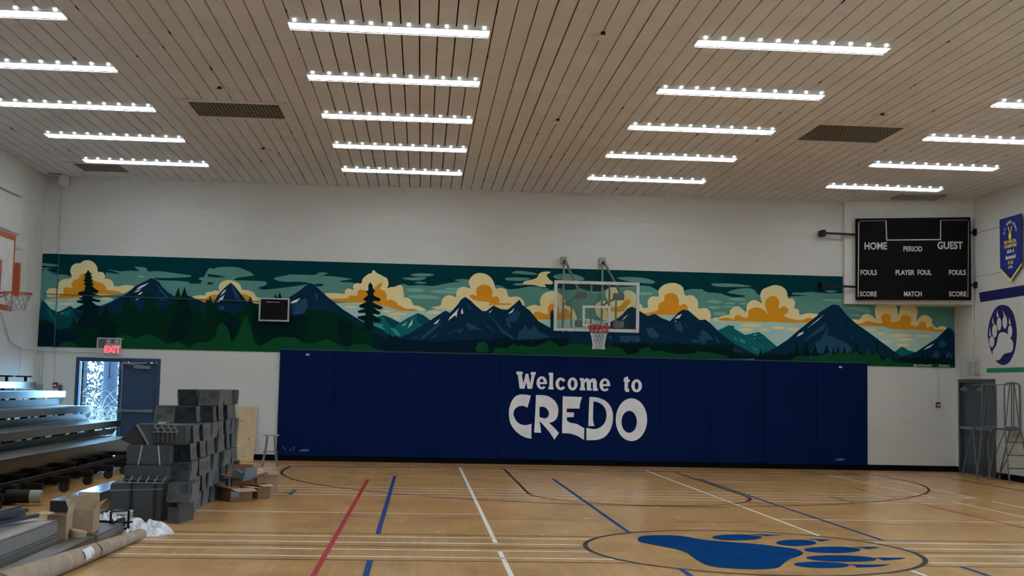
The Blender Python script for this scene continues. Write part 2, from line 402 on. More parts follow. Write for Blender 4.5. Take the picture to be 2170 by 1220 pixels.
def sbp(u, off, z): p = BA0+BU*u+BN*off; return Vector((p.x, p.y, z))
def sbox(mb, u0, u1, o0, o1, z0, z1, mi=0):
    mb.add([sbp(u, o, z) for u in (u0, u1) for o in (o0, o1) for z in (z0, z1)], [(0,1,3,2),(4,6,7,5),(0,4,5,1),(2,3,7,6),(0,2,6,4),(1,5,7,3)], mi)
m_ = sbp((su0+su1)/2, SOFF, sz0)
sb = empty('scoreboard', m_, 'black scoreboard with HOME and GUEST in the upper right corner', 'scoreboard')
SBK = mat('scoreboard_black', (.003, .003, .004), .6, var=.02, spec=.1)
SBW = mat('scoreboard_white_print', (.62, .62, .60), .6)
mb = MB(); sbox(mb, su0, su1, SOFF-.12, SOFF, sz0, sz1); mb.build('case', SBK, sb)
fr = MB()
for a in [(su0-.01, su1+.01, sz1-.025, sz1+.01), (su0-.01, su1+.01, sz0-.01, sz0+.025), (su0-.01, su0+.025, sz0+.025, sz1-.025), (su1-.025, su1+.01, sz0+.025, sz1-.025)]: sbox(fr, a[0], a[1], SOFF-.125, SOFF+.012, a[2], a[3])
fr.build('frame', SBK, sb)
pr_ = MB()
def sline(a, b, wpx): pr_.bar(onsb(*a, SOFF+.004), onsb(*b, SOFF+.004), .004, wpx/97) if abs(a[0]-b[0]) > abs(a[1]-b[1]) else pr_.bar(onsb(*a, SOFF+.004), onsb(*b, SOFF+.004), wpx/97, .004)
sline((1877.5, 467), (1879, 508), 2.2); sline((1993.5, 466), (1993, 508), 2.2); sline((1878, 508.5), (1994, 507.5), 2.2)
sline((1820, 470), (1818.5, 629), 1.8); sline((2052.5, 468), (2051, 630), .9); sline((1822, 468), (1877, 467), .8); sline((1994, 466.5), (2050, 466), .8)
pr_.build('printed_border', SBW, sb)
def sbt(body, cx, base_, hpx, wpx):
    mbt = MB(); tmp = MB(); text_mesh(tmp, body, lambda u, v: (u, v, 0), 1.0, .026)
    xs = [v[0] for v in tmp.v]; mid = (max(xs)+min(xs))/2; w0 = max(xs)-min(xs)
    A = onsb(cx-wpx/2, base_, SOFF+.004); B = onsb(cx+wpx/2, base_, SOFF+.004); Tt = onsb(cx, base_-hpx, SOFF+.004); Cc = (A+B)/2; h = Tt.z-Cc.z
    text_mesh(mbt, body, lambda u, v: Cc+(B-A)*((u-mid)/w0)+Vector((0, 0, v/.72*h)), 1.0, .026)
    mbt.build('lettering', SBW, sb)
for a in [('HOME', 1856, 528, 15, 48), ('GUEST', 2013.5, 527, 15.5, 54), ('PERIOD', 1934.5, 532, 10.5, 40), ('FOULS', 1841, 582, 10.5, 35), ('PLAYER  FOUL', 1936, 582, 10.5, 76), ('FOULS', 2029, 582, 10.5, 36),
          ('SCORE', 1840, 627.5, 10.5, 36), ('MATCH', 1934.5, 627.5, 10.5, 38), ('SCORE', 2029.5, 627.5, 10.5, 37)]: sbt(*a)
for py in (493, 604):
    X0, Z0 = onwall(1746, py, YB-.3); e = sbp(su0, SOFF-.06, Z0-.02)
    m2 = MB(); m2.bar((X0, YB-.26, Z0), e, .03, .05); m2.cbox(X0-.05, X0+.05, YB-.31, YB-.04, Z0-.07, Z0+.07, .006); m2.build('bracket_arm', BLACKM, sb)
    m2 = MB(); z2 = onside(2066, py, XR)[1]; a = sbp(su1, SOFF-.04, z2); m2.bar(a, (XR-.02, a.y-.02, z2), .03, .05); m2.cbox(XR-.045, XR, a.y-.10, a.y+.02, z2-.07, z2+.07, .006); m2.build('bracket_arm', BLACKM, sb)

# ------------------------------------------------------------------ mural (paint on the far wall)
TL = {1: (60, 520), 2: (440, 520), 3: (800, 530), 4: (1150, 530), 5: (1480, 560), 6: (1700, 560)}
MC = {}
def mcol(name, r, g, b, k=K): MC[name] = mat('mural_'+name, srgb(r, g, b, k), .75, var=.035, scale=2, spec=.05)
mcol('sky', 1, 40, 46); mcol('mid', 66, 107, 101); mcol('light', 92, 132, 122); mcol('streak', 72, 108, 102); mcol('pale', 124, 153, 148)
mcol('cream', 190, 160, 120); mcol('gold', 162, 111, 26); mcol('teal', 12, 74, 76); mcol('tealhi', 38, 112, 112); mcol('teald', 6, 52, 60)
mcol('navy', 7, 32, 52); mcol('navyd', 3, 22, 34); mcol('facet', 26, 54, 78); mcol('snow', 165, 169, 180); mcol('tree', 2, 22, 24); mcol('treeg', 3, 32, 22); mcol('green', 10, 54, 30); mcol('sign', 150, 160, 155)
MN = list(MC); mural = MB(); layer = [0]
def mp_(tile, pts, col, sm=0, dl=1):
    ox, oy = TL[tile]; layer[0] += dl
    if sm: pts = smooth(pts, sm)
    y = YB-.002-.00012*layer[0]; P = []
    for a, b in pts:
        X, Z = onwall(ox+a/5.0825, oy+b/5.0825); P.append((min(max(X, XL+.001), XR-.002), y, min(max(Z, 2.40), 4.462)))
    mural.poly(P, MN.index(col))
def me_(tile, cx, cy, rx, ry, col): mp_(tile, ell(cx, cy, rx, ry*.85, 18), col)
mural.add([(XL+.001, YB-.001, 2.40), (XR-.002, YB-.001, 2.40), (XR-.002, YB-.001, 4.462), (XL+.001, YB-.001, 4.462)], [(0, 1, 2, 3)], MN.index('sky'))
# mid sky
mp_(1, [(130,275),(250,290),(320,292),(240,305),(400,315),(500,340),(700,330),(840,320),(830,290),(975,308),(960,290),(845,258),(900,265),(1000,278),(1100,270),(1200,275),(1140,230),(1250,235),(1280,255),(1290,280),(1400,275),(1520,290),(1700,315),(1750,322),(1730,340),(1500,350),(1350,348),(1400,372),(1550,378),(1720,390),(1740,410),(1850,410),(1960,420),(2000,405),(1850,370),(1850,345),(2000,335),(2060,342),(2060,700),(120,740)], 'mid', 2)
mp_(1, [(140,188),(220,195),(325,210),(290,226),(140,216)], 'streak', 2); mp_(1, [(140,238),(270,247),(200,255),(140,255)], 'streak')
me_(1, 1217, 335, 38, 14, 'light')
mp_(2, [(-20,300),(60,250),(150,232),(300,232),(400,260),(500,320),(330,345),(290,372),(450,378),(630,390),(620,430),(540,455),(600,475),(700,468),(850,450),(1060,420),(1100,405),(1000,390),(880,392),(760,380),(715,350),(860,320),(900,310),(1150,318),(1200,290),(1300,297),(1190,343),(1250,328),(1380,335),(1560,362),(1430,380),(1450,395),(1570,400),(1700,460),(2060,480),(2060,820),(-20,820)], 'mid', 2)
mp_(2, [(0,305),(100,318),(210,342),(100,345),(0,335)], 'sky'); mp_(2, [(0,392),(70,402),(50,420),(0,418)], 'sky'); mp_(2, ell(1200,425,50,14), 'sky')
mp_(3, [(-60,700),(120,430),(250,395),(230,372),(290,362),(340,382),(450,375),(600,385),(700,365),(820,345),(900,338),(830,325),(850,315),(980,315),(1100,400),(1270,375),(1350,390),(1420,422),(1560,405),(1650,390),(1750,400),(1850,430),(2060,440),(2060,900),(-60,900)], 'mid', 2)
mp_(4, [(-20,430),(100,440),(180,425),(300,430),(400,410),(500,440),(640,440),(720,400),(900,395),(1050,380),(1160,390),(1245,435),(1400,470),(1530,435),(1640,450),(1800,455),(1940,470),(1850,500),(2060,512),(2060,1000),(-20,1000)], 'mid', 2)
mp_(5, [(-20,310),(100,305),(265,318),(230,335),(165,345),(300,355),(480,350),(490,335),(310,305),(420,265),(560,258),(620,290),(660,330),(960,350),(1000,345),(1190,335),(1020,325),(1020,305),(1120,305),(1230,295),(1360,310),(1555,312),(1700,320),(2900,440),(2900,1000),(-20,1000)], 'mid', 2)
# streaks
for t, p_, c in [(3, [(358,262),(450,248),(608,258),(560,280),(420,283)], 'streak'), (3, [(265,300),(420,292),(530,295),(470,322),(350,323)], 'streak'), (3, [(395,348),(450,338),(530,350),(480,362)], 'streak'),
    (3, [(1450,240),(1500,222),(1600,228),(1710,250),(1690,265),(1480,252)], 'streak'), (3, [(1375,308),(1420,293),(1640,300),(1560,330),(1400,325)], 'streak'), (3, [(1470,360),(1600,350),(1560,380),(1480,375)], 'streak'),
    (3, [(305,420),(350,410),(470,415),(505,440),(420,452),(340,445)], 'light'), (3, [(560,445),(640,430),(850,435),(860,470),(700,465)], 'light'), (3, [(335,490),(450,482),(600,490),(670,515),(560,525),(370,515)], 'light'), (3, [(720,415),(800,402),(880,405),(850,430)], 'light'),
    (4, [(115,290),(150,262),(260,252),(380,268),(450,310),(400,325),(200,320)], 'streak'), (4, [(800,300),(900,288),(1100,300),(1210,340),(1150,360),(950,340)], 'streak'), (4, [(1820,370),(1880,358),(2060,365),(2060,392),(1900,392)], 'streak'), (4, [(1530,440),(1600,418),(1725,425),(1690,450)], 'streak'),
    (4, [(200,395),(350,385),(450,385),(525,430),(500,438),(420,410),(330,408)], 'sky'), (4, [(500,450),(680,445),(640,465),(520,468)], 'light'), (4, [(1050,455),(1180,460),(1150,480),(1060,480)], 'light'), (4, [(1770,545),(1850,537),(1935,555),(1860,572)], 'light'),
    (4, [(1790,610),(1850,600),(1920,615),(1850,630)], 'light'), (4, [(1835,680),(1920,665),(1990,680),(1900,705)], 'light'), (4, [(1920,605),(2000,598),(2060,605),(1990,618)], 'light'), (4, [(1960,570),(2060,560),(2060,580)], 'light'),
    (5, [(140,215),(180,205),(400,210),(570,235),(480,243),(200,238)], 'streak'), (5, [(-10,270),(45,270),(0,292)], 'streak'), (5, [(95,395),(180,387),(255,403),(200,420),(110,408)], 'light'), (5, [(320,370),(420,362),(520,385),(430,392)], 'light'),
    (5, [(110,455),(200,450),(245,467),(150,480)], 'light'), (5, [(160,520),(230,515),(300,530),(220,550),(170,545)], 'light'), (5, [(440,420),(480,412),(540,425),(460,432)], 'light'), (5, [(1325,385),(1420,372),(1550,375),(1550,398),(1400,395)], 'light'), (5, [(1360,285),(1440,280),(1495,290),(1420,305)], 'streak'),
    (5, [(285,420),(340,412),(400,420),(340,430)], 'light'), (6, [(480,465),(700,460),(720,520),(560,490)], 'light'), (6, [(505,545),(620,540),(600,560)], 'light')]:
    mp_(t, p_, c, 3, .3)
# clouds
layer[0] += 1
mp_(1, [(190,575),(900,565),(850,620),(700,660),(320,730),(240,680)], 'pale', 2)
CL1 = [(200,550),(196,500),(220,465),(280,458),(322,464),(324,410),(370,365),(450,355),(468,330),(452,280),(470,220),(520,192),(560,190),(600,163),(660,160),(715,190),(745,240),(750,282),(800,288),(828,325),(822,355),(880,365),(915,400),(922,432),(970,440),(1050,425),(1150,440),(1100,480),(1000,520),(700,545),(640,572),(400,575),(250,562)]
mp_(1, CL1, 'cream', 3)
mp_(1, [(250,557),(330,548),(345,525),(380,515),(382,470),(410,447),(470,460),(468,410),(500,370),(545,355),(555,320),(610,303),(650,330),(720,385),(800,410),(838,450),(850,480),(950,490),(1005,515),(900,530),(700,525),(500,565),(380,572)], 'gold', 3)
for e in [(250,622,45,14), (410,628,82,16), (840,572,60,18)]: me_(1, *e, 'cream')
mp_(2, [(-20,560),(-20,510),(60,495),(125,490),(118,440),(150,395),(200,374),(250,374),(310,392),(355,430),(372,475),(440,480),(500,510),(530,555),(610,572),(590,620),(480,640),(-20,660)], 'cream', 3)
mp_(1, [(1750,560),(1850,535),(1930,540),(1960,500),(2060,490),(2060,640),(1900,620)], 'cream', 2); mp_(1, [(1830,580),(1900,580),(1960,540),(2060,530),(2060,620),(1920,620)], 'gold', 2)
mp_(2, [(-20,580),(50,530),(110,535),(135,600),(60,640),(-20,640)], 'gold', 2); mp_(2, [(360,530),(430,535),(485,585),(430,630)], 'gold', 2)
mp_(2, [(1265,515),(1400,515),(1475,520),(1480,485),(1520,462),(1575,480),(1565,440),(1600,405),(1655,408),(1670,360),(1730,308),(1800,297),(1870,325),(1930,352),(1948,410),(1935,465),(2000,450),(2100,440),(2100,700),(1940,650),(1560,615),(1330,580)], 'cream', 3)
mp_(3, [(-60,235),(0,250),(60,280),(108,330),(118,375),(105,410),(150,395),(220,412),(254,470),(235,540),(300,507),(360,535),(388,590),(450,602),(520,640),(500,655),(410,652),(180,650),(0,650),(-60,600)], 'cream', 3)
mp_(2, [(1330,585),(1345,573),(1500,568),(1530,540),(1605,540),(1620,490),(1660,475),(1720,490),(1800,450),(1860,405),(1882,412),(1855,465),(1905,490),(1930,540),(1930,600),(1990,590),(2040,620),(2060,700),(1900,650),(1800,620),(1500,610)], 'gold', 3)
mp_(3, [(-60,440),(0,425),(40,358),(47,382),(20,425),(80,450),(102,490),(95,540),(140,530),(185,555),(195,600),(250,598),(300,628),(400,633),(420,650),(200,652),(100,610),(-60,580)], 'gold', 3)
mp_(2, [(1380,622),(1560,612),(1900,650),(2060,700),(2060,960),(1660,820),(1450,700)], 'pale'); mp_(3, [(-60,610),(200,652),(520,656),(620,630),(900,600),(860,680),(560,780),(240,800),(-60,760)], 'pale')
for t, e in [(2, (1540,660,60,15)), (2, (1930,710,50,16)), (2, (2000,745,50,16)), (3, (100,658,50,14)), (3, (215,688,97,17)), (3, (205,728,40,17)), (3, (610,672,78,22))]: me_(t, *e, 'cream')
mp_(3, [(590,612),(680,592),(692,535),(740,490),(800,487),(845,505),(850,450),(880,408),(930,393),(1000,410),(982,350),(1000,300),(1050,256),(1110,245),(1190,268),(1245,330),(1275,412),(1330,405),(1390,432),(1412,500),(1500,498),(1560,530),(1580,590),(1500,640),(1300,680),(1130,700),(900,660),(600,622)], 'cream', 3)
mp_(3, [(990,492),(1030,478),(1068,492),(1060,430),(1090,388),(1150,370),(1210,390),(1238,440),(1235,505),(1280,497),(1315,530),(1312,568),(1430,572),(1420,588),(1200,590),(1215,565),(1100,550),(1020,525)], 'gold', 3)
mp_(3, [(1570,350),(1590,332),(1680,312),(1720,292),(1740,252),(1800,230),(1866,236),(1822,265),(1850,312),(1890,345),(1870,368),(1800,365),(1815,395),(1760,395),(1680,375),(1580,370)], 'cream', 3)
mp_(3, [(1600,640),(1640,600),(1700,588),(1752,600),(1750,530),(1790,470),(1870,440),(1950,458),(2010,520),(2035,600),(2080,610),(2130,680),(2120,780),(1760,780)], 'cream', 3)
mp_(3, [(1680,680),(1740,663),(1832,692),(1835,620),(1860,582),(1900,575),(1950,612),(1960,690),(2000,630),(2060,650),(2060,745),(1740,748)], 'gold', 3)
mp_(4, [(565,600),(600,557),(660,543),(720,588),(680,500),(682,440),(735,400),(800,405),(845,450),(850,520),(870,455),(920,430),(990,462),(1040,560),(1066,600),(1060,680),(800,780),(600,720)], 'cream', 3)
mp_(4, [(650,600),(740,612),(830,602),(880,545),(925,530),(945,565),(890,620),(870,655),(780,662),(680,640)], 'gold', 3)
mp_(4, [(1050,660),(1080,620),(1132,618),(1130,550),(1170,500),(1250,497),(1245,440),(1285,385),(1360,355),(1440,357),(1510,400),(1532,485),(1610,485),(1668,540),(1675,620),(1700,640),(1760,623),(1808,680),(1790,790),(1700,800),(1500,720),(1170,720),(1060,700)], 'cream', 3)
mp_(4, [(1100,682),(1180,665),(1243,640),(1250,580),(1310,542),(1312,490),(1365,463),(1430,475),(1465,530),(1470,595),(1520,578),(1562,612),(1555,655),(1480,670),(1440,695),(1150,695)], 'gold', 3)
mp_(4, [(-20,745),(400,745),(800,770),(1000,705),(1170,705),(1440,695),(1380,770),(1200,790),(1000,960),(-20,960)], 'pale'); mp_(4, [(1750,780),(1850,720),(2060,745),(2060,830),(1890,900)], 'pale')
mp_(4, [(1865,765),(1900,722),(1960,700),(2060,690),(2060,745)], 'cream', 2); mp_(4, [(1870,767),(1950,735),(2060,722),(2060,770)], 'gold', 2)
me_(4, 490, 750, 60, 14, 'cream')
mp_(5, [(-20,500),(60,470),(118,500),(132,560),(112,620),(-20,640)], 'cream', 3)
mp_(5, [(185,612),(250,562),(330,548),(338,500),(380,457),(440,455),(512,512),(518,445),(560,395),(620,385),(682,418),(664,340),(690,272),(760,240),(822,222),(900,240),(950,290),(964,365),(1012,366),(1042,415),(1030,465),(1080,490),(1090,542),(1180,525),(1280,535),(1310,560),(1200,640),(1000,640)], 'cream', 3)
mp_(5, [(230,605),(300,573),(375,592),(400,552),(450,552),(490,575),(535,565),(540,500),(600,465),(680,475),(752,532),(720,470),(722,390),(780,343),(840,350),(868,400),(865,475),(920,450),(966,485),(950,530),(920,548),(980,582),(1100,602),(1190,575),(1250,600),(1180,632),(800,622)], 'gold', 3)
mp_(5, [(60,660),(200,612),(700,622),(1250,632),(1150,760),(1000,960),(640,960),(330,900),(60,760)], 'pale')
for e in [(572,657,122,19), (520,703,72,19), (710,705,50,19), (857,684,60,19), (1020,700,70,22)]: me_(5, *e, 'cream')
mp_(6, [(520,600),(560,592),(620,590),(645,548),(700,532),(760,560),(792,590),(780,500),(800,440),(860,420),(1000,440),(1024,500),(1032,550),(1050,490),(1080,430),(1200,440),(1240,500),(1228,610),(1270,562),(1330,547),(1392,585),(1398,640),(1442,682),(1500,662),(1550,682),(1540,730),(1200,720),(700,700),(600,650)], 'cream', 3)
mp_(6, [(580,640),(640,632),(700,612),(780,627),(860,630),(845,575),(868,540),(905,532),(948,560),(955,617),(1010,617),(1060,595),(1066,560),(1120,545),(1170,570),(1172,620),(1165,647),(1240,665),(1265,625),(1310,617),(1335,650),(1340,682),(1400,665),(1432,697),(1530,700),(1500,728),(1200,705),(900,692),(880,668),(640,662)], 'gold', 3)
mp_(6, [(600,664),(880,670),(1000,700),(1500,728),(1560,740),(1420,860),(1220,990),(1000,1000),(760,800)], 'pale')
for e in [(745,703,62,16), (840,745,52,16), (1040,765,142,22), (1300,770,92,18), (1105,808,90,17), (900,830,60,20), (1080,870,82,20)]: me_(6, *e, 'cream')
# distant teal peaks
layer[0] += 2
for t, p_, c in [(1, [(105,700),(150,585),(190,620),(240,680),(320,715),(380,690),(450,650),(500,680),(560,650),(640,690),(720,700),(720,1000),(105,1000)], 'teald'),
    (1, [(190,680),(240,700),(290,790),(300,830),(230,770)], 'teal'), (1, [(380,720),(470,680),(440,760),(330,740)], 'teal'), (1, [(480,690),(560,720),(640,800),(520,780)], 'navy'), (1, [(350,735),(385,715),(370,728),(360,738)], 'snow'),
    (3, [(-110,830),(-60,760),(0,715),(60,698),(130,722),(240,780),(330,725),(435,676),(500,700),(570,755),(470,830),(200,1000),(130,1010),(-110,900)], 'teal'),
    (3, [(440,678),(570,755),(510,805),(440,785),(420,740)], 'teald'), (3, [(60,700),(240,780),(170,840),(120,800),(90,760)], 'teald'), (3, [(130,830),(200,850),(250,910),(200,930),(180,880)], 'tealhi'), (3, [(-80,790),(20,790),(90,860),(0,830)], 'tealhi'),
    (3, [(380,740),(370,800),(325,840),(350,790)], 'snow'), (3, [(320,775),(290,810),(262,812)], 'snow'), (3, [(62,788),(50,805),(38,812)], 'snow'),
    (5, [(150,760),(330,658),(400,700),(500,760),(580,742),(650,728),(700,760),(845,885),(930,1000),(640,1010),(400,980)], 'teal'), (5, [(350,700),(380,760),(420,830),(380,800)], 'tealhi'), (5, [(430,800),(500,820),(500,850),(450,830)], 'tealhi'),
    (5, [(560,880),(650,930),(620,930)], 'tealhi'), (5, [(600,770),(700,880),(740,910),(660,820)], 'teald'), (5, [(650,830),(720,900),(730,915),(690,880)], 'tealhi'), (5, [(290,685),(255,710),(260,700)], 'snow'), (5, [(640,745),(590,770),(600,758)], 'snow'), (5, [(615,790),(600,802),(603,793)], 'snow'),
    (4, [(1870,870),(2000,808),(2060,815),(2060,1010),(1960,960)], 'teal'), (4, [(1965,825),(1940,850),(1930,862)], 'snow'),
    (6, [(960,965),(1060,890),(1090,890),(1140,925),(1220,945),(1300,1010),(1000,1010)], 'teal')]: mp_(t, p_, c, 0, .3)
# navy mountains
layer[0] += 2
for t, p_, c in [(1, [(640,720),(780,655),(860,620),(1060,520),(1150,440),(1290,370),(1320,352),(1370,368),(1410,395),(1440,440),(1500,500),(1600,565),(1700,530),(1800,570),(1900,615),(2060,640),(2060,1120),(640,1120)], 'navy'),
    (2, [(50,640),(120,520),(190,450),(250,400),(280,425),(350,510),(430,610),(600,640),(620,760),(0,760)], 'navy'), (2, [(250,410),(300,480),(360,590),(300,570),(270,480)], 'facet'),
    (2, [(560,640),(700,620),(880,560),(1000,480),(1060,430),(1110,405),(1140,415),(1300,560),(1460,690),(1660,815),(1850,890),(1950,960),(2080,1010),(2080,1130),(0,1130),(0,700)], 'navy'),
    (3, [(130,990),(350,890),(560,760),(730,650),(780,675),(860,590),(900,530),(945,502),(1000,540),(1060,600),(1130,655),(1170,655),(1250,595),(1330,635),(1400,640),(1440,610),(1530,532),(1560,590),(1640,650),(1740,770),(1870,840),(2060,870),(2060,1110),(100,1075)], 'navy'),
    (4, [(82,700),(90,650),(110,640),(118,700),(118,1000),(82,1000)], 'navy'), (4, [(-20,800),(120,890),(500,860),(780,750),(850,700),(910,630),(960,608),(1010,630),(1060,665),(1130,705),(1210,685),(1280,730),(1370,765),(1460,670),(1510,638),(1570,650),(1640,710),(1700,760),(1750,745),(1810,790),(1890,870),(1960,940),(2060,1010),(2060,1170),(-20,1110)], 'navy'),
    (5, [(-20,600),(70,595),(130,640),(200,720),(400,860),(640,985),(640,1010),(-20,1010)], 'navy'), (5, [(600,1000),(700,960),(845,885),(960,810),(1100,690),(1280,550),(1300,520),(1440,432),(1510,440),(1600,550),(1700,640),(1830,730),(2118,945),(2200,1010),(2200,1090),(600,1040)], 'navy'),
    (6, [(1000,1010),(1220,945),(1440,800),(1560,685),(1600,690),(1645,740),(1660,1120),(900,1100)], 'navy')]: mp_(t, p_, c, 0, .3)
layer[0] += 1
for t, p_, c in [(1, [(1380,400),(1440,480),(1520,560),(1480,560),(1420,500)], 'facet'), (1, [(1370,470),(1420,560),(1520,600),(1430,600)], 'facet'), (2, [(900,630),(1060,560),(1080,640),(1050,720),(1020,740),(920,745)], 'facet'), (2, [(1150,500),(1190,550),(1170,600)], 'facet'), (2, [(100,650),(180,650),(170,740),(150,690),(120,740)], 'facet'),
    (3, [(600,830),(700,760),(660,820),(500,950),(450,955),(560,860)], 'facet'), (3, [(960,570),(1010,620),(1000,640),(970,600)], 'facet'), (3, [(1170,680),(1250,740),(1350,850),(1420,900),(1480,960),(1460,960),(1340,890),(1270,780)], 'facet'),
    (3, [(1380,740),(1500,640),(1540,680),(1480,780),(1420,760),(1440,850),(1390,800)], 'facet'), (3, [(1500,970),(1520,880),(1570,850),(1580,800),(1640,860),(1680,810),(1750,880),(1870,940),(1700,970)], 'facet'), (3, [(1120,750),(1230,850),(1275,895),(1180,820)], 'facet'),
    (3, [(970,780),(1060,820),(1140,865),(1020,850),(1000,870),(950,800)], 'facet'), (3, [(880,900),(930,840),(780,900),(710,915),(860,860)], 'facet'), (3, [(350,955),(470,910),(400,955)], 'facet'), (3, [(550,955),(660,880),(620,930)], 'facet'), (3, [(640,800),(560,870),(600,820)], 'facet'),
    (4, [(1110,840),(1180,830),(1260,920),(1240,950),(1150,940)], 'facet'), (4, [(1480,760),(1510,840),(1500,890),(1430,850),(1420,800)], 'facet'), (4, [(1710,850),(1790,900),(1840,970),(1780,960),(1740,1000),(1690,960)], 'facet'), (4, [(1600,960),(1680,970),(1680,1000),(1620,990)], 'facet'),
    (4, [(820,920),(1030,920),(1060,980),(990,1000),(960,970),(900,1000),(850,1000)], 'facet'), (4, [(1210,780),(1285,840),(1260,830)], 'facet'), (4, [(1520,780),(1580,840),(1550,830)], 'facet'), (4, [(1850,900),(1915,1000),(1880,980)], 'facet'), (4, [(700,920),(750,920),(740,990)], 'facet'),
    (5, [(1380,620),(1350,700),(1200,790),(1130,830),(1250,720)], 'facet'), (5, [(1400,660),(1380,780),(1300,860),(1340,760)], 'facet'), (5, [(1600,730),(1670,810),(1640,800)], 'facet'), (5, [(1500,580),(1570,650),(1540,630)], 'facet'), (5, [(1250,850),(1400,760),(1600,850),(1660,930),(1500,960),(1200,950)], 'facet'),
    (5, [(0,760),(80,860),(60,870),(0,820)], 'facet'), (5, [(150,760),(230,850),(190,820)], 'facet'), (5, [(320,880),(500,960),(440,960)], 'facet'),
    (6, [(1400,980),(1440,920),(1480,1000),(1440,1050)], 'facet'), (6, [(1530,990),(1580,940),(1620,1000),(1590,1035)], 'facet'), (6, [(1500,800),(1560,860),(1520,900),(1450,880)], 'facet'),
    (1, [(1300,400),(1250,440),(1200,465),(1160,475),(1200,440)], 'snow'), (1, [(1225,460),(1180,500),(1135,503),(1180,480)], 'snow'), (1, [(1235,495),(1215,525),(1180,535),(1200,510)], 'snow'), (1, [(1195,565),(1180,585),(1150,588)], 'snow'),
    (2, [(205,470),(180,510),(130,545),(170,490)], 'snow'), (2, [(187,530),(160,580),(180,578),(100,615),(130,570)], 'snow'), (2, [(1000,565),(960,610),(895,628),(900,605)], 'snow'),
    (3, [(880,620),(860,660),(850,725),(835,700),(760,760),(780,720),(840,660)], 'snow'), (3, [(915,625),(925,680),(900,690),(900,650)], 'snow'), (3, [(675,740),(640,790),(600,797),(640,760)], 'snow'), (3, [(1240,635),(1210,675),(1198,668)], 'snow'), (3, [(1480,620),(1450,670),(1405,690),(1430,660)], 'snow'),
    (4, [(918,690),(890,730),(850,757),(870,730)], 'snow'), (4, [(1500,685),(1470,730),(1420,740),(1450,705)], 'snow'), (4, [(1440,755),(1430,775),(1418,765)], 'snow'), (5, [(1354,537),(1290,600),(1165,692),(1250,620)], 'snow'), (5, [(1133,722),(1120,750),(1055,782),(1080,745)], 'snow'),
    (6, [(1418,850),(1380,890),(1305,922),(1340,890)], 'snow')]: mp_(t, p_, c, 0, .2)
# forest silhouettes
layer[0] += 1
BT = [(645,258),(665,290),(690,308),(672,318),(696,348),(674,355),(702,388),(682,395),(710,425),(684,432),(720,465),(765,490),(740,514),(692,508),(740,530),(777,538),(705,548),(684,560),(730,580),(780,590),(770,612),(684,600),(730,640),(785,655),(740,700),(790,770),(860,880),(500,880),(570,760),(600,700),(500,690),(600,628),(530,614),(518,596),(592,585),(540,572),(592,552),(535,522),(545,502),(602,490),(622,432),(594,415),(622,398),(594,380),(616,358),(602,340),(622,330),(604,315),(632,290)]
mp_(1, [(100,1100),(105,800),(150,790),(250,830),(320,910),(380,890),(450,890),(480,800),(500,770),(520,860),(620,800),(700,850),(760,800),(800,700),(840,645),(870,740),(910,678),(950,752),(1000,700),(1040,610),(1080,525),(1110,640),(1160,642),(1220,720),(1260,580),(1310,490),(1360,640),(1440,700),(1560,620),(1590,520),(1620,450),(1650,590),(1670,500),(1682,440),(1720,560),(1750,690),(1800,640),(1830,575),(1860,700),(1890,770),(1930,620),(1962,540),(1990,620),(2060,660),(2060,1130)], 'treeg')
mp_(1, [(100,1100),(105,830),(200,850),(320,930),(420,900),(500,950),(520,1100)], 'navyd'); mp_(1, [(750,1000),(800,760),(840,650),(880,780),(960,900),(900,1080),(760,1090)], 'tree'); mp_(1, [(1480,1000),(1560,760),(1682,460),(1780,800),(1700,1000),(1560,1040)], 'tree')
mp_(1, BT, 'tree')
mp_(2, [(-20,600),(15,580),(30,540),(50,600),(90,680),(150,740),(200,700),(260,760),(420,660),(440,600),(460,545),(490,620),(540,720),(560,800),(600,760),(900,762),(1040,735),(1060,700),(1250,690),(1450,750),(1700,905),(1850,960),(2000,1060),(2060,1130),(-20,1130)], 'treeg')
mp_(2, [(480,700),(560,720),(900,770),(1040,735),(1090,830),(1050,1060),(600,1090),(500,960)], 'tree'); mp_(2, [(90,740),(150,690),(330,760),(360,900),(270,1040),(180,860),(90,900)], 'tree'); mp_(2, [(1400,780),(1560,830),(1560,1080),(1420,1060)], 'tree')
mp_(2, [(720,550),(732,515),(745,555),(760,555),(776,498),(800,560),(790,600),(720,600)], 'tree')
mp_(2, [(1750,395),(1778,430),(1780,468),(1807,490),(1785,510),(1792,540),(1865,575),(1852,602),(1790,595),(1775,610),(1830,640),(1885,660),(1885,682),(1850,690),(1790,672),(1862,722),(1850,747),(1790,735),(1780,745),(1870,800),(1850,832),(1780,820),(1790,920),(1690,920),(1690,818),(1620,785),(1615,765),(1700,750),(1698,725),(1630,727),(1615,703),(1700,680),(1640,667),(1628,645),(1705,610),(1712,600),(1680,590),(1680,573),(1722,540),(1725,512),(1698,500),(1732,480),(1730,430)], 'tree')
mp_(3, [(-40,1090),(-40,880),(60,940),(110,980),(135,880),(160,960),(200,910),(250,960),(600,985),(1000,960),(1250,960),(1280,900),(1300,955),(1400,930),(1480,985),(1700,1020),(2060,1050),(2060,1110)], 'navyd')
def zig(t, x0, x1, y0, h, col, step=26, base=1110, seed=1, slope=0):
    r = random.Random(seed); pts = [(x0, base)]; x = x0
    while x < x1:
        yy = y0+slope*(x-x0); pts += [(x, yy+r.uniform(-.2, .3)*h), (x+step*r.uniform(.35, .6), yy-h*r.uniform(.6, 1.4))]; x += step*r.uniform(.8, 1.3)
    pts.append((x1, base)); mp_(t, pts, col)
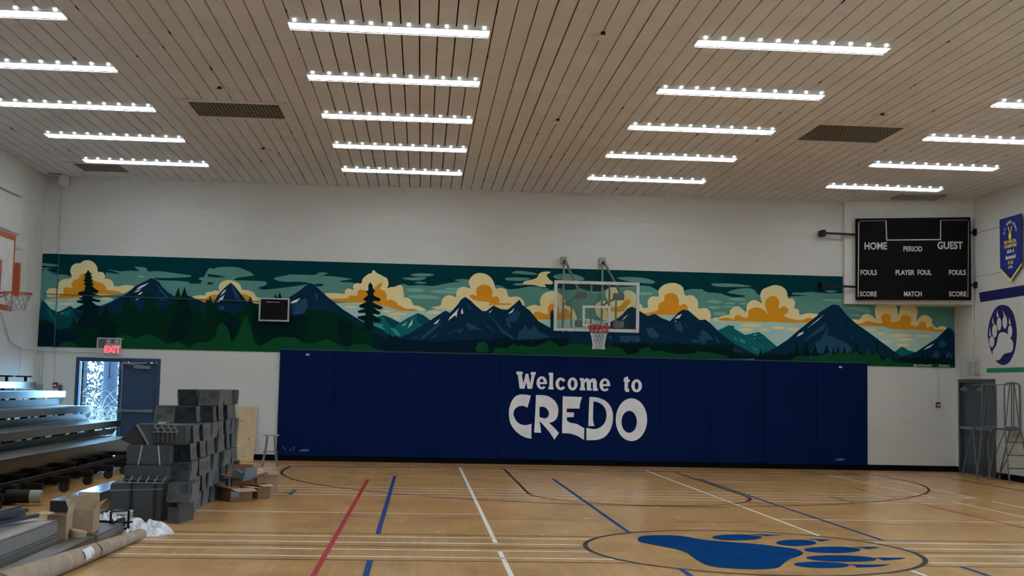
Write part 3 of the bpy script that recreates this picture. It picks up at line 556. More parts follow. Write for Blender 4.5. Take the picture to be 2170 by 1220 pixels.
zig(3, 1240, 2050, 985, 22, 'tree', 30, seed=2, slope=-.04); zig(4, 760, 2050, 1010, 28, 'tree', 40, 1150, 3, .02); zig(5, -20, 640, 900, 26, 'tree', 40, 1015, 4, .14)
for x, y, wd, b in [(670, 910, 24, 1000), (710, 920, 20, 1000), (760, 925, 18, 1000), (830, 930, 18, 1000), (880, 910, 20, 1000), (1060, 800, 34, 1010), (1160, 820, 46, 1010), (1250, 850, 50, 1010), (1380, 860, 44, 1000), (1500, 885, 36, 1000), (1570, 880, 34, 1010), (1700, 840, 60, 1010), (1925, 772, 10, 900), (1925, 860, 40, 1040), (2310, 965, 30, 1080), (2410, 930, 34, 1080), (2640, 925, 50, 1080), (990, 890, 20, 1000), (1450, 890, 24, 1000)]:
    mp_(5, [(x, y), (x+wd*.35, y+(b-y)*.3), (x+wd*.3, y+(b-y)*.35), (x+wd*.8, y+(b-y)*.7), (x+wd, b+30), (x-wd, b+30), (x-wd*.8, y+(b-y)*.7), (x-wd*.3, y+(b-y)*.35), (x-wd*.35, y+(b-y)*.3)], 'tree', 0, .1)
zig(5, 640, 2120, 975, 20, 'tree', 40, 1040, 5, .02); zig(6, 1040, 1650, 1020, 30, 'tree', 44, 1120, 6)
layer[0] += 1
mp_(1, [(345,1100),(370,1048),(440,1030),(500,1058),(535,1100)], 'green', 2)
mp_(1, [(900,1110),(950,1040),(960,965),(1020,975),(1080,958),(1150,1000),(1300,950),(1420,1010),(1500,1060),(1620,1040),(1740,1105),(1800,1050),(1930,1040),(2060,1030),(2060,1140)], 'green', 2)
mp_(2, [(-20,1045),(80,1000),(105,880),(165,835),(230,920),(260,1035),(320,960),(360,860),(410,755),(450,830),(480,940),(500,1030),(560,1085),(660,1030),(740,990),(850,983),(950,995),(1010,1035),(1080,1058),(1150,1050),(1280,1010),(1380,1050),(1500,1100),(1560,1067),(1700,1065),(1800,1108),(1800,1150),(-20,1150)], 'green', 2)
mp_(3, [(1060,1090),(1075,1015),(1120,990),(1170,1000),(1197,1090)], 'green', 2)
mp_(3, [(1240,1110),(1260,1050),(1400,1052),(1470,998),(1500,1030),(1560,1020),(1600,1035),(1700,1040),(1860,968),(1980,1050),(2060,1060),(2060,1130)], 'green')
mp_(4, [(-20,1040),(90,975),(180,1052),(260,1020),(370,1000),(500,1020),(620,1040),(760,1030),(850,1060),(920,1125),(1010,1110),(1060,1060),(1140,1035),(1180,1090),(1260,1080),(1350,1100),(1400,1110),(1500,1120),(1620,1110),(1720,1090),(1850,1110),(1950,1130),(2000,1160),(-20,1150)], 'green')
mp_(5, [(-20,925),(60,955),(100,945),(160,970),(260,980),(330,1002),(330,1030),(-20,1030)], 'green')
mp_(5, [(1000,1030),(1050,990),(1200,988),(1300,985),(1400,953),(1480,972),(1510,945),(1570,960),(1600,938),(1660,962),(1695,925),(1730,970),(1780,990),(1822,903),(1880,985),(1920,928),(1980,1052),(2030,1000),(2060,995),(2100,1050),(2200,1060),(2300,1060),(2340,1090),(2420,1085),(2600,1070),(2760,1090),(2760,1140),(1000,1140)], 'green')
def sgn(body, px, py, h, wd):
    tmp = MB(); text_mesh(tmp, body, lambda u, v: (u, v, 0), 1.0, .01); xs = [v[0] for v in tmp.v]; W_ = max(xs)-min(xs)
    X0, Z0 = onwall(px, py); y = YB-.003-.00012*layer[0]
    text_mesh(mural, body, lambda u, v: (X0+(u-min(xs))/W_*wd, y, Z0+v/.72*h), 1.0, .01, mi=MN.index('sign'))
sgn('@KAYROKART', 1935, 776, .055, .45); sgn('©2025', 1988.5, 777, .055, .26)
tag(mural.build('mountain_mural', [MC[n] for n in MN], fixn=False), 'wide painted mural of navy mountains, golden clouds and dark forest on the end wall', 'mural')

# ------------------------------------------------------------------ blue wall pads and lettering
PADM = mat('navy_vinyl', srgb(0, 14, 49, .42), .6, var=.05, scale=1.2, bump=.08, bscale=5, spec=.08)
PY = YB-.06
seams = [-3.155, -1.93, -.69, .54, 1.76, 2.975, 4.19, 5.405, 6.63, 7.85, 9.07, 10.285]
nth = ['first', 'second', 'third', 'fourth', 'fifth', 'sixth', 'seventh', 'eighth', 'ninth', 'tenth', 'eleventh']
extra = {0: 'beside the stool, scuffed near its foot', 4: 'carrying the W of Welcome and the C', 5: 'carrying lcom and the letters R and E', 6: 'carrying e to and the letters D and O', 10: 'the last at the right end'}
for i in range(11):
    e = extra.get(i, 'counted from the left end of the row')
    root = empty('wall_pad', ((seams[i]+seams[i+1])/2, PY, .1), 'navy wall pad, %s from left, %s' % (nth[i], e) if i in extra else 'plain navy blue padded wall panel, %s from the left end of the row' % nth[i], 'wall pad', 'navy wall pads along the end wall')
    a, b = seams[i]+.0012, seams[i+1]-.0012
    MB().cbox(a, b, PY, YB-.008, .115, 2.47, .012).build('cushion', PADM, root)
    MB().box(a, b, PY-.002, YB-.006, 2.455, 2.475).build('top_batten', mat('teal_batten', (.03, .07, .09), .5), root)
    if i in (0, 10):
        X, Z = onwall(653 if i == 0 else 1782, 751 if i == 0 else 777.5, PY)
        MB().box(X-.05, X+.03, PY-.003, PY+.002, Z-.02, Z+.02).build('maker_tag', SBW, root)
        sc = MB(); X, Z = onwall(645 if i == 0 else 1780, 954 if i == 0 else 973.5, PY)
        sc.poly([(X-.11, PY-.0015, Z-.025), (X+.09, PY-.0015, Z-.015), (X+.12, PY-.0015, Z+.02), (X-.02, PY-.0015, Z+.03), (X-.1, PY-.0015, Z+.005)])
        if i == 0:
            for px, py in [(600,946),(604,950),(615,953),(621,952),(623,948)]:
                x1, z1 = onwall(px, py, PY); sc.poly([(x1+.016*math.cos(k*1.05), PY-.0015, z1+.02*math.sin(k*1.05)) for k in range(6)])
        sc.build('scuff_mark', mat('scuffed_vinyl', (.10, .15, .24), .6), root)
LY = PY-.0025
CREAM = mat('cream_lettering_paint', srgb(196, 200, 190, K), .55, var=.06, scale=4)
LETW = mat('white_lettering_paint', srgb(200, 204, 208, K), .55, var=.03)
def lt(pts): return [(lambda X, Z: (X, LY, Z))(*onwall(1040+a/5.0825, 740+b/5.0825, LY)) for a, b in pts]
def arcp(cx, cy, rx, ry, a0, a1, n=16): return [(cx+rx*math.cos(rad(a0+(a1-a0)*i/n)), cy-ry*math.sin(rad(a0+(a1-a0)*i/n))) for i in range(n+1)]
def asm(pts, n=5, lim=42):
    # round the drawn outline except at its true corners
    L = len(pts); P = [np.array(p, float) for p in pts]; out = []
    def sharp(i):
        a = P[i]-P[i-1]; b = P[(i+1) % L]-P[i]; c = np.dot(a, b)/(np.linalg.norm(a)*np.linalg.norm(b)+1e-9); return math.degrees(math.acos(max(-1, min(1, c)))) > lim
    sh = [sharp(i) for i in range(L)]
    for i in range(L):
        p1, p2 = P[i], P[(i+1) % L]; p0 = p1*2-p2 if sh[i] else P[i-1]; p3 = p2*2-p1 if sh[(i+1) % L] else P[(i+2) % L]
        for j in range(n):
            t = j/n; out.append(tuple(.5*((2*p1)+(-p0+p2)*t+(2*p0-5*p1+4*p2-p3)*t*t+(-p0+3*p1-3*p2+p3)*t**3)))
    return out
def letter(root, loops, m):
    if m is CREAM: loops = [asm(l) if len(l) < 40 else l for l in loops]
    MB().polyh([lt(l) for l in loops]).build('letter', m, root, fixn=False)
wt = empty('welcome_lettering', (3.2, LY, 1.9), 'white block lettering reading Welcome to, above the word CREDO', 'lettering')
letter(wt, [[(275,238),(345,240),(343,270),(333,274),(352,366),(376,262),(404,262),(424,366),(440,276),(430,272),(431,243),(487,244),(482,273),(475,276),(445,424),(396,424),(382,352),(364,424),(310,422),(291,273),(278,270)]], LETW)
def e_(cx, cy, rx, ry):
    o = arcp(cx, cy, rx, ry, 0, 318, 28); i = arcp(cx, cy+4, rx-36, ry-26, 318, 190, 12)
    return [o+i[:-1]+[(cx-rx+38, cy+14), (cx+rx, cy+14)], [(cx-rx+36, cy-8)]+arcp(cx, cy-8, rx-36, ry-34, 170, 10, 10)+[(cx+rx-36, cy-8)]]
letter(wt, e_(549, 360, 57, 70), LETW)
letter(wt, [[(625,250),(672,252),(670,402),(677,406),(676,433),(621,430),(622,403),(630,399),(632,281),(624,278)]], LETW)
letter(wt, [arcp(755, 371, 58, 68, 30, 325, 26)+arcp(755, 371, 22, 40, 325, 30, 16)], LETW)
letter(wt, [ell(881, 372, 54, 70, 32), ell(881, 372, 19, 42, 24)], LETW)
letter(wt, [[(958,308),(1002,310),(1004,326),(1030,308),(1056,314),(1066,332),(1095,310),(1130,318),(1142,350),(1142,418),(1155,422),(1153,446),(1100,445),(1100,362),(1090,350),(1078,362),(1078,418),(1088,421),(1088,443),(1035,442),(1035,362),(1025,348),(1010,362),(1008,416),(1018,418),(1017,442),(957,440),(958,415),(968,412),(970,338),(958,334)]], LETW)
letter(wt, e_(1229, 382, 57, 70), LETW)
letter(wt, [[(1437,305),(1478,290),(1480,322),(1497,324),(1496,352),(1479,350),(1478,418),(1492,430),(1490,458),(1455,458),(1440,435),(1442,348),(1430,346),(1431,322),(1438,320)]], LETW)
letter(wt, [ell(1571, 392, 57, 70, 32), ell(1571, 392, 20, 42, 24)], LETW)
cr = empty('credo_lettering', (3.2, LY, 1.2), 'large cream hand-cut word CREDO across the navy wall pads', 'lettering')
letter(cr, [[(432,497),(370,487),(310,487),(262,510),(222,565),(199,640),(197,720),(212,795),(255,865),(318,920),(380,950),(437,962),(438,800),(400,812),(360,815),(312,802),(272,765),(247,712),(247,675),(262,640),(300,614),(350,608),(395,627),(412,570)]], CREAM)
letter(cr, [[(487,492),(560,493),(620,505),(680,545),(715,595),(728,650),(722,710),(700,755),(670,778),(628,793),(680,840),(735,900),(685,972),(645,910),(590,840),(525,768),(535,830),(542,898),(467,895),(478,700)], [(524,620),(570,618),(608,645),(627,688),(617,725),(590,742),(555,738),(524,728)]], CREAM)
letter(cr, [[(775,505),(985,513),(965,570),(955,637),(820,637),(816,676),(897,680),(893,728),(818,730),(822,770),(860,790),(930,805),(1007,850),(1005,975),(930,930),(850,907),(768,902),(772,700)]], CREAM)
letter(cr, [[(1062,513),(1110,513),(1170,525),(1240,558),(1290,615),(1315,690),(1313,780),(1285,870),(1235,935),(1170,968),(1100,977),(1030,977),(1030,845),(1110,858),(1165,846),(1212,810),(1240,755),(1246,690),(1228,632),(1190,588),(1145,567),(1106,560),(1103,640),(1102,760),(1117,825),(1050,825),(1056,660)]], CREAM)
letter(cr, [ell(1515, 757, 169, 230, 48), ell(1491, 780, 83, 118, 36)], CREAM)

# ------------------------------------------------------------------ ceiling light fixtures
TUBE = mat('lit_fluorescent_lens', (.9, .95, .95), .4, emit=(.93, .98, 1.02), es=LAMP_E)
TUBE2 = mat('lit_white_reflector', (.8, .85, .85), .3, emit=(.93, .98, 1.02), es=LAMP_E*.75)
CLIP = mat('glowing_guard_clip', (.85, .88, .88), .3, emit=(.85, 1.0, 1.0), es=.9)  # clips are no lamps; emission paints the fixture's light onto them
FXW = mat('white_fixture_enamel', (.80, .82, .82), .35)
WIRE = mat('white_guard_wire', (.55, .60, .60), .4)
cols = [(-7.01, -4.49, 'far left'), (-1.775, .745, 'middle left'), (3.395, 5.885, 'middle right'), (8.545, 11.055, 'far right')]
rowy = [24.95-2.515*i for i in range(9)]
def make_fixture(loc, label, group):
    r = empty('ceiling_light', loc, label, 'ceiling light', group); Lx_, Hy = 1.25, .125
    def B(mb, n, m): o = mb.build(n, m, None); o.parent = r; return o
    h = MB(); h.box(-Lx_, Lx_, -Hy, Hy, -.028, 0)
    for a in [(-Lx_, Lx_, -Hy-.006, -Hy), (-Lx_, Lx_, Hy, Hy+.006), (-Lx_-.006, -Lx_, -Hy-.006, Hy+.006), (Lx_, Lx_+.006, -Hy-.006, Hy+.006), (-.006, .006, -Hy, Hy)]: h.box(*a, -.045, 0)
    B(h, 'housing', FXW)
    t = MB()
    for s_ in (-1, 1):
        for yy in (-.06, .06): t.tube([(s_*.03, yy, -.044), (s_*1.22, yy, -.044)], .014, 8)
    B(t, 'fluorescent_tube', TUBE)
    f = MB(); f.add([(-Lx_+.004, -Hy+.002, -.030), (Lx_-.004, -Hy+.002, -.030), (Lx_-.004, Hy-.002, -.030), (-Lx_+.004, Hy-.002, -.030)], [(0, 1, 2, 3)])
    B(f, 'reflector', TUBE2)
    g = MB()
    for i in range(11):
        xx = -1.15+i*.23
        g.tube([(xx, -Hy-.02, -.01), (xx, -Hy-.01, -.062), (xx, Hy+.01, -.062), (xx, Hy+.02, -.01)], .004, 5)
    for yy in (-Hy+.01, 0, Hy-.01): g.tube([(-Lx_, yy, -.064), (Lx_, yy, -.064)], .003, 5)
    B(g, 'wire_guard', WIRE)
    for i in range(11):
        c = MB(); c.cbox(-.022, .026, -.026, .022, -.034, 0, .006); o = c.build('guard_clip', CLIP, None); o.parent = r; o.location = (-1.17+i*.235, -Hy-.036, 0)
    return r
rown = ['row nearest the mural', 'second row from the mural', 'third row from the mural', 'fourth row from the mural', 'fifth row from the mural']
proto = None
for ci, (xa, xb, cn) in enumerate(cols):
    for ri, yy in enumerate(rowy):
        lab = 'lit strip light in the %s column of the ceiling, %s' % (cn, rown[ri]) if ri < 5 else 'lit strip light in the %s column, overhead nearer the camera' % cn
        loc = ((xa+xb)/2, yy, ZC); grp = 'ceiling strip lights in the %s column' % cn
        if proto is None: proto = make_fixture(loc, lab, grp)
        else:
            r = copy_tree(proto); r.location = loc; tag(r, lab, 'ceiling light', grp)

# ceiling grilles
GRF = mat('grille_frame_paint', (.70, .69, .70), .6); GRD = mat('grille_slot_shade', (.02, .018, .016), .9); GRB = mat('grille_bars', (.33, .30, .26), .6)
for nm, x0, x1, y0, y1, lab, solid in [('l', -3.87, -2.42, 19.42, 20.45, 'long metal ceiling grille between the left light columns', 0), ('ll', -7.38, -6.42, 25.5, 26.4, 'small ceiling grille in the far left corner', 0),
                                  ('r', 6.5, 7.95, 19.35, 20.6, 'long metal ceiling grille between the right light columns', 0), ('rr', 10.5, 11.5, 25.65, 26.35, 'flat grey ceiling register above the scoreboard', 1)]:
    r = empty('ceiling_vent', ((x0+x1)/2, (y0+y1)/2, ZC), lab, 'ceiling vent')
    f = MB(); q = .14
    zt_ = ZC-.015
    for a in [(x0-q, x1+q, y0-q, y0), (x0-q, x1+q, y1, y1+q), (x0-q, x0, y0, y1), (x1, x1+q, y0, y1)]: f.box(*a, zt_, ZC-.0005)
    f.build('frame', GRF, r)
    if solid: MB().box(x0, x1, y0, y1, ZC-.05, ZC-.0005).build('cover_plate', mat('register_grey', (.30, .31, .32), .5), r); continue
    MB().box(x0, x1, y0, y1, ZC-.004, ZC-.001).build('duct_shade', GRD, r)  # flat dark plate painted as the shade inside the duct
    b = MB(); n = int((x1-x0)/.06)
    for i in range(n+1): xx = x0+(x1-x0)*i/n; b.box(xx-.006, xx+.006, y0, y1, ZC-.014, ZC-.005)
    for i in range(1, 9): yy = y0+(y1-y0)*i/9; b.box(x0, x1, yy-.008, yy+.008, ZC-.013, ZC-.006)
    b.build('louvre', GRB, r)
for px, py, lab in [(1278, 68, 'round ceiling cover plate near the top centre'), (1182, 252, 'round ceiling cover plate right of the middle lights'), (465, 184, 'round ceiling cover plate above the left grille'), (558, 313, 'small ceiling hook left of the middle lights'), (1870, 240, 'round ceiling cover plate beyond the right grille')]:
    d = ray(px, py); t = (ZC-EYE)/d.z; X, Y = d.x*t, d.y*t
    r = empty('ceiling_cover', (X, Y, ZC), lab, 'ceiling fitting')
    MB().cyl((X+.02, Y+.18, ZC-.02), .12, .019).build('cover_disc', GRF, r)
    MB().cyl((X, Y, ZC-.03), .03, .03).build('hook', BLACKM, r)
# small unit in the far left ceiling corner, sprinkler near the scoreboard
r = empty('ceiling_speaker', (-8.0, 27.0, 6.0), 'small white box fixed under the ceiling in the far left corner', 'speaker box')
MB().cbox(-8.09, -7.93, 26.95, 27.2, 5.95, ZC-.002, .015).build('case', WHITE, r); MB().box(-8.3, -8.02, 26.9, 26.93, ZC-.012, ZC-.001).build('bracket', BLACKM, r)
X, Z = onwall(1998, 426, 25.6)
r = empty('sprinkler_head', (X, 25.6, ZC), 'small sprinkler guard hanging beside the ceiling register', 'sprinkler')
g = MB(); g.tube([(X, 25.6, ZC), (X, 25.6, ZC-.08)], .012)
for k in range(4):
    a = k*math.pi/4; g.tube([(X+.05*math.cos(a)*math.cos(t), 25.6+.05*math.sin(a)*math.cos(t), ZC-.09+.05*math.sin(t)) for t in (i*math.pi/6 for i in range(12))], .004, 5, closed=True)
g.build('guard_cage', GALV, r)

# ------------------------------------------------------------------ doors
def exitdoor():
    r = empty('door_1', ((DX0+DX1)/2, YB, 0), 'slate blue double exit doors in the end wall, left leaf swung open', None); r['kind'] = 'structure'
    f = MB(); y0, y1 = YB-.015, YB+.12
    f.box(DX0, DX0+.08, y0, y1, 0, DZ); f.box(DX1-.08, DX1, y0, y1, 0, DZ); f.box(DX0+.08, DX1-.08, y0, y1, DZ-.09, DZ)
    f.build('door_frame', DOORP, r)
    MB().box(-6.665, -6.605, YB-.01, YB+.09, 0, DZ-.09).build('mullion', DOORP, r)
    MB().box(-6.60, DX1-.085, YB+.03, YB+.075, .01, DZ-.095).build('door_leaf', DOORP, r)
    b = MB(); b.cbox(-6.66, -6.59, YB-.07, YB+.03, .98, 1.09, .01); b.cbox(-6.60, -6.13, YB-.06, YB-.01, 1.005, 1.065, .01); b.cbox(-6.12, -5.95, YB-.065, YB-.01, 1.0, 1.07, .012); b.cbox(-5.95, -5.90, YB-.05, YB+.03, 1.0, 1.07, .01)
    b.build('push_bar', mat('satin_steel', (.30, .33, .36), .35, .7), r)
    b = MB(); b.bar((-6.58, YB-.03, DZ-.10), (-6.05, YB-.03, DZ-.19), .02, .05); b.cbox(-6.35, -5.98, YB-.05, YB+.03, DZ-.23, DZ-.16, .012); b.bar((-6.45, YB-.06, DZ-.11), (-6.08, YB-.06, DZ-.10), .03, .03)
    b.build('door_closer', mat('satin_steel', (.30, .33, .36), .35, .7), r)
    MB().cbox(-6.635, -6.60, YB-.03, YB-.01, 1.95, 2.07, .004).build('hinge', mat('satin_steel', (.30, .33, .36), .35, .7), r)
    r2 = empty('door_2', (DX0+.08, YB+.12, 0), 'open outward left leaf of the exit doors, seen edge-on in daylight', None); r2['kind'] = 'structure'
    L = MB(); L.bar((DX0+.11, YB+.13, 1.045), (DX0-.14, YB+.98, 1.045), .045, 2.08); L.build('door_leaf', mat('pale_door_paint', (.08, .10, .11), .4), r2)
exitdoor()
def sidedoor():
    r = empty('door_3', (XR, (RY0+RY1)/2, 0), 'slate blue door in the right wall behind the rolling ladder', None); r['kind'] = 'structure'
    MB().box(XR+.2, XR+.9, RY0-.1, RY1+.1, -.05, RZ+.1).build('door_light_block', DARK, r)  # unseen dark box added behind the leaves to stop daylight leaking through
    f = MB(); x0, x1 = XR-.012, XR+.12
    f.box(x0, x1, RY0, RY0+.07, 0, RZ); f.box(x0, x1, RY1-.07, RY1, 0, RZ); f.box(x0, x1, RY0+.07, RY1-.07, RZ-.08, RZ); f.build('door_frame', mat('grey_blue_door_paint', (.040, .060, .082), .45), r)
    for a, b in ((RY0+.075, RY0+.90), (RY0+.905, RY1-.075)): MB().box(XR+.05, XR+.095, a, b, .01, RZ-.085).build('door_leaf', mat('grey_blue_door_paint', (.040, .060, .082), .45), r)
    st = mat('satin_steel', (.30, .33, .36), .35, .7)
    for a, b in ((RY0+.12, RY0+.86), (RY0+.95, RY1-.12)):
        m = MB(); m.cbox(XR-.03, XR+.01, a, b, 1.0, 1.06, .01); m.cbox(XR-.035, XR+.05, a, a+.10, .98, 1.08, .01); m.build('push_bar', st, r)
        m = MB(); m.cbox(XR-.0, XR+.05, b-.28, b-.02, 1.86, 1.93, .01); m.bar((XR-.02, b-.30, 1.96), (XR-.02, b-.05, 1.90), .03, .03); m.build('door_closer', st, r)
sidedoor()

# ------------------------------------------------------------------ exit sign in wire cage
def cage(x0, x1, y0, y1, z0, z1, open_y=True):
    g = MB(); t = .012
    for a in [(x0, y0, z0), (x1, y0, z0), (x0, y0, z1), (x1, y0, z1)]: g.bar(a, (a[0], y1, a[2]), t*1.6)
    for z in (z0, z1): g.bar((x0, y0, z), (x1, y0, z), t*2); 
    for x in (x0, x1): g.bar((x, y0, z0), (x, y0, z1), t*2)
    n = 14
    for i in range(-9, n):
        u0 = x0+(x1-x0)*i/n
        for s_ in (1, -1):
            a = [u0, z0]; b = [u0+(z1-z0)*.62, z1]
            if s_ < 0: a[1], b[1] = z1, z0
            A, B = Vector((a[0], y0, a[1])), Vector((b[0], y0, b[1]))
            if A.x < x0: A = A.lerp(B, (x0-A.x)/(B.x-A.x)) if B.x > x0 else None
            if A is None or A.x >= x1: continue
            if B.x > x1: B = A.lerp(B, (x1-A.x)/(B.x-A.x))
            if (B-A).length > .01: g.bar(A, B, .0045)
    return g
CAGE = mat('white_cage_wire', (.52, .56, .58), .45)
def exit_sign():
    x0, x1, z0, z1 = -7.10, -6.60, 2.19, 2.61
    r = empty('exit_sign', (-6.85, YB, 2.2), 'lit red EXIT sign with twin emergency lamps in a wire cage', 'exit sign')
    MB().cbox(-6.98, -6.66, YB-.09, YB-.002, 2.24, 2.50, .01).build('sign_box', mat('sign_box_grey', (.45, .48, .50), .5), r)
    t = MB(); text_mesh(t, 'EXIT', lambda u, v: (-6.815+u*.86, YB-.093, 2.305+v), .20, .012)
    t.build('lettering', mat('lit_red_lettering', (.9, .1, .12), .5, emit=(1, .09, .13), es=1.6), r)
    for x in (-6.90, -6.72):
        m = MB(); m.cyl((x, YB-.13, 2.545), .05, .07, 1, 20); m.tube([(x, YB-.08, 2.55), (x, YB-.08, 2.49)], .012); m.build('lamp_head', mat('lamp_head_grey', (.50, .53, .55), .4), r)
    cage(x0, x1, YB-.24, YB-.045, z0, z1).build('wire_cage', CAGE, r)
exit_sign()
def cage_right():
    r = empty('caged_exit_sign', (XR, 26.25, 2.2), 'white wire cage over a small sign above the right-hand door', 'exit sign')
    g = MB(); x0 = XR-.18
    for y in (25.97, 26.62):
        for z in (2.19, 2.60): g.bar((x0, y, z), (XR-.001, y, z), .018)
        g.bar((x0, y, 2.19), (x0, y, 2.60), .018)
    for z in (2.19, 2.60): g.bar((x0, 25.97, z), (x0, 26.62, z), .018)
    for i in range(1, 13): g.bar((x0, 25.97+.65*i/13, 2.19), (x0, 25.97+.65*i/13, 2.60), .004)
    for i in range(1, 8): g.bar((x0, 25.97, 2.19+.41*i/8), (x0, 26.62, 2.19+.41*i/8), .004); g.bar((x0, 25.97, 2.19+.41*i/8), (XR, 25.97, 2.19+.41*i/8), .004)
    for i in range(1, 5): g.bar((x0+.18*i/5, 25.97, 2.19), (x0+.18*i/5, 25.97, 2.60), .004)
    g.build('wire_cage', CAGE, r)
    MB().cbox(XR-.08, XR-.001, 26.05, 26.5, 2.24, 2.52, .01).build('sign_box', mat('sign_box_grey', (.45, .48, .50), .5), r)
cage_right()

# clock / display box on the mural
def display():
    x0, x1, z0, z1 = -3.645, -2.975, 3.075, 3.60; y0 = YB-.16
    r = empty('wall_display', (-3.3, YB, 3.08), 'dark glass display box with a white frame mounted on the mural', 'wall display')
    f = MB(); w_ = .035
    for a in [(x0, x1, z0, z0+w_), (x0, x1, z1-w_, z1), (x0, x0+w_, z0+w_, z1-w_), (x1-w_, x1, z0+w_, z1-w_)]: f.box(a[0], a[1], y0-.02, y0+.01, a[2], a[3])
    f.build('frame', mat('display_frame', (.42, .45, .45), .5), r)
    MB().box(x0+.005, x1-.005, y0+.01, YB-.04, z0+.005, z1-.005).build('case', mat('display_case', (.05, .055, .06), .5), r)
    MB().box(x0+w_, x1-w_, y0-.004, y0+.009, z0+w_, z1-w_).build('glass', mat('display_glass', (.004, .005, .008), .06), r)
    t = MB()
    for i in range(9): t.box(x0+.15+i*.034, x0+.176+i*.034, y0-.006, y0-.004, z1-.105, z1-.085)
    t.build('caption_strip', mat('caption_grey', (.28, .29, .32), .6), r)
display()

# ------------------------------------------------------------------ conduits and alarms
PIPEW = mat('painted_conduit', (.58, .60, .60), .5)
def conduit(pts, r_, lab, m=PIPEW):
    mb = MB(); mb.tube(pts, r_, 8); o = mb.build('conduit', m); tag(o, lab, 'conduit'); return o
cz = 3.52
conduit([(-8.35, YB-.055, 3.56), (-3.66, YB-.055, 3.52)], .009, 'thin conduit running across the mural to the display box', mat('conduit_on_mural', (.05, .10, .115), .6))
conduit([(-8.08, YB-.05, 4.47), (-8.08, YB-.05, ZC-.26)], .014, 'white vertical conduit above the left end of the mural')
conduit([(-8.08, YB-.05, 2.36), (-8.08, YB-.05, 4.47)], .010, 'dark painted conduit running up over the left end of the mural', mat('conduit_on_mural', (.05, .10, .115), .6))
conduit([(-8.30, YB-.02, 1.56), (-8.30, YB-.02, 2.39)], .012, 'short white conduit rising from the grey junction box')
conduit([(-8.365, YB-.02, 1.56), (-8.365, YB-.02, 2.39)], .012, 'short white conduit in the corner left of its twin')
conduit([(-8.03, YB-.02, 1.63), (-8.03, YB-.02, 2.39)], .010, 'thin white conduit rising from the left red fire alarm')
conduit([(XL+.03, 24.8, 3.0), (XL+.03, 25.4, 2.45), (XL+.03, 26.2, 2.31), (XL+.05, YB-.04, 2.31), (-7.10, YB-.03, 2.30)], .014, 'white conduit along the wall into the exit sign cage')
conduit([(11.97, YB-.02, 1.60), (11.97, YB-.02, 2.39)], .010, 'thin white conduit rising from the right red fire alarm')
conduit([(XR-.02, 26.3, 2.60), (XR-.02, 26.3, 3.80)], .016, 'white conduit rising from the caged sign to the bulkhead')
j = MB(); j.cbox(-8.42, -8.28, YB-.06, YB, 1.45, 1.57, .008); tag(j.build('junction_box', mat('junction_grey', (.26, .31, .38), .5)), 'grey electrical junction box above the bleachers in the left corner', 'junction box')
def alarm(x, z, s_, lab):
    r = empty('fire_alarm', (x, YB, z), lab, 'fire alarm')
    MB().cbox(x-.05*s_, x+.05*s_, YB-.05, YB-.001, z-.06*s_, z+.06*s_, .008).build('case', RED, r)
    MB().box(x-.03*s_, x+.03*s_, YB-.053, YB-.05, z-.025*s_, z+.01*s_).build('pull_handle', mat('alarm_white', (.6, .6, .6), .5), r)
alarm(-8.02, 1.56, 1, 'red fire alarm pull station on the wall left of the exit door'); alarm(11.97, 1.535, 1, 'red fire alarm pull station on the wall right of the pads')
s2 = MB(); s2.cbox(-7.95, -7.87, YB-.07, YB, 1.44, 1.57, .01); tag(s2.build('alarm_horn', mat('olive_grey', (.10, .11, .09), .5)), 'small dark alarm horn right of the left fire alarm', 'alarm horn')

# ------------------------------------------------------------------ right wall: paint and banner
def rw(pts, ox, oy, sc, x=XR-.004): return [(x, *onside(ox+a/sc, oy+b/sc, x)) for a, b in pts]
NAVYP = mat('navy_wall_paint', srgb(6, 14, 70, .48), .5, var=.03); GREENP = mat('green_wall_paint', srgb(8, 92, 66, .42), .5, var=.03); WPAW = mat('paw_white_paint', (.70, .71, .72), .5, var=.02)
sy0 = onside(2075, 620, XR)[0]; 
mb = MB(); mb.poly([(XR-.004, sy0, 4.06), (XR-.004, sy0-.06, 3.84), (XR-.004, 20, 3.84), (XR-.004, 20, 4.06)]); tag(mb.build('wall_stripe', NAVYP), 'broad navy stripe painted on the right wall above the paw emblem', 'painted stripe')
mb = MB(); gy = onside(2091, 785, XR)[0]; P = [(XR-.004, gy-.05+.05*math.cos(t), 2.315+.05*math.sin(t)) for t in (rad(90-180*i/10) for i in range(11))]
mb.poly(P+[(XR-.004, 20, 2.265), (XR-.004, 20, 2.365)]); tag(mb.build('wall_stripe', GREENP), 'narrow green stripe painted on the right wall below the paw emblem', 'painted stripe')
pe = empty('wall_paw_emblem', (XR, 25, 3), 'white bear paw in a navy oval on the right wall', 'paw emblem')
OV = [(287,688),(330,702),(362,755),(380,850),(377,930),(362,1000),(330,1060),(288,1077),(245,1050),(213,985),(196,915),(193,860),(205,790),(232,725),(258,697)]
MB().poly(rw(smooth(OV, 4), 2030, 420, 3.05)).build('oval', NAVYP, pe)
MB().poly(rw(smooth([(287,865),(315,873),(335,900),(355,928),(357,965),(345,993),(315,1000),(292,1012),(272,1040),(245,1046),(228,1022),(226,985),(248,950),(256,910),(266,875)], 4), 2030, 420, 3.05, XR-.007)).build('paw_pad', WPAW, pe)
for e in [(219,927,17,35),(237,857,16,43),(266,812,15,42),(303,800,15,42),(337,860,14,40)]: MB().poly(rw(ell(*e, 24), 2030, 420, 3.05, XR-.007)).build('paw_toe', WPAW, pe)
for t in [[(206,830),(202,888),(215,890)], [(223,765),(221,810),(234,812)], [(252,720),(250,765),(264,768)], [(289,722),(297,765),(313,768)], [(330,768),(329,812),(343,815)]]: MB().poly(rw(t, 2030, 420, 3.05, XR-.007)).build('paw_claw', WPAW, pe)
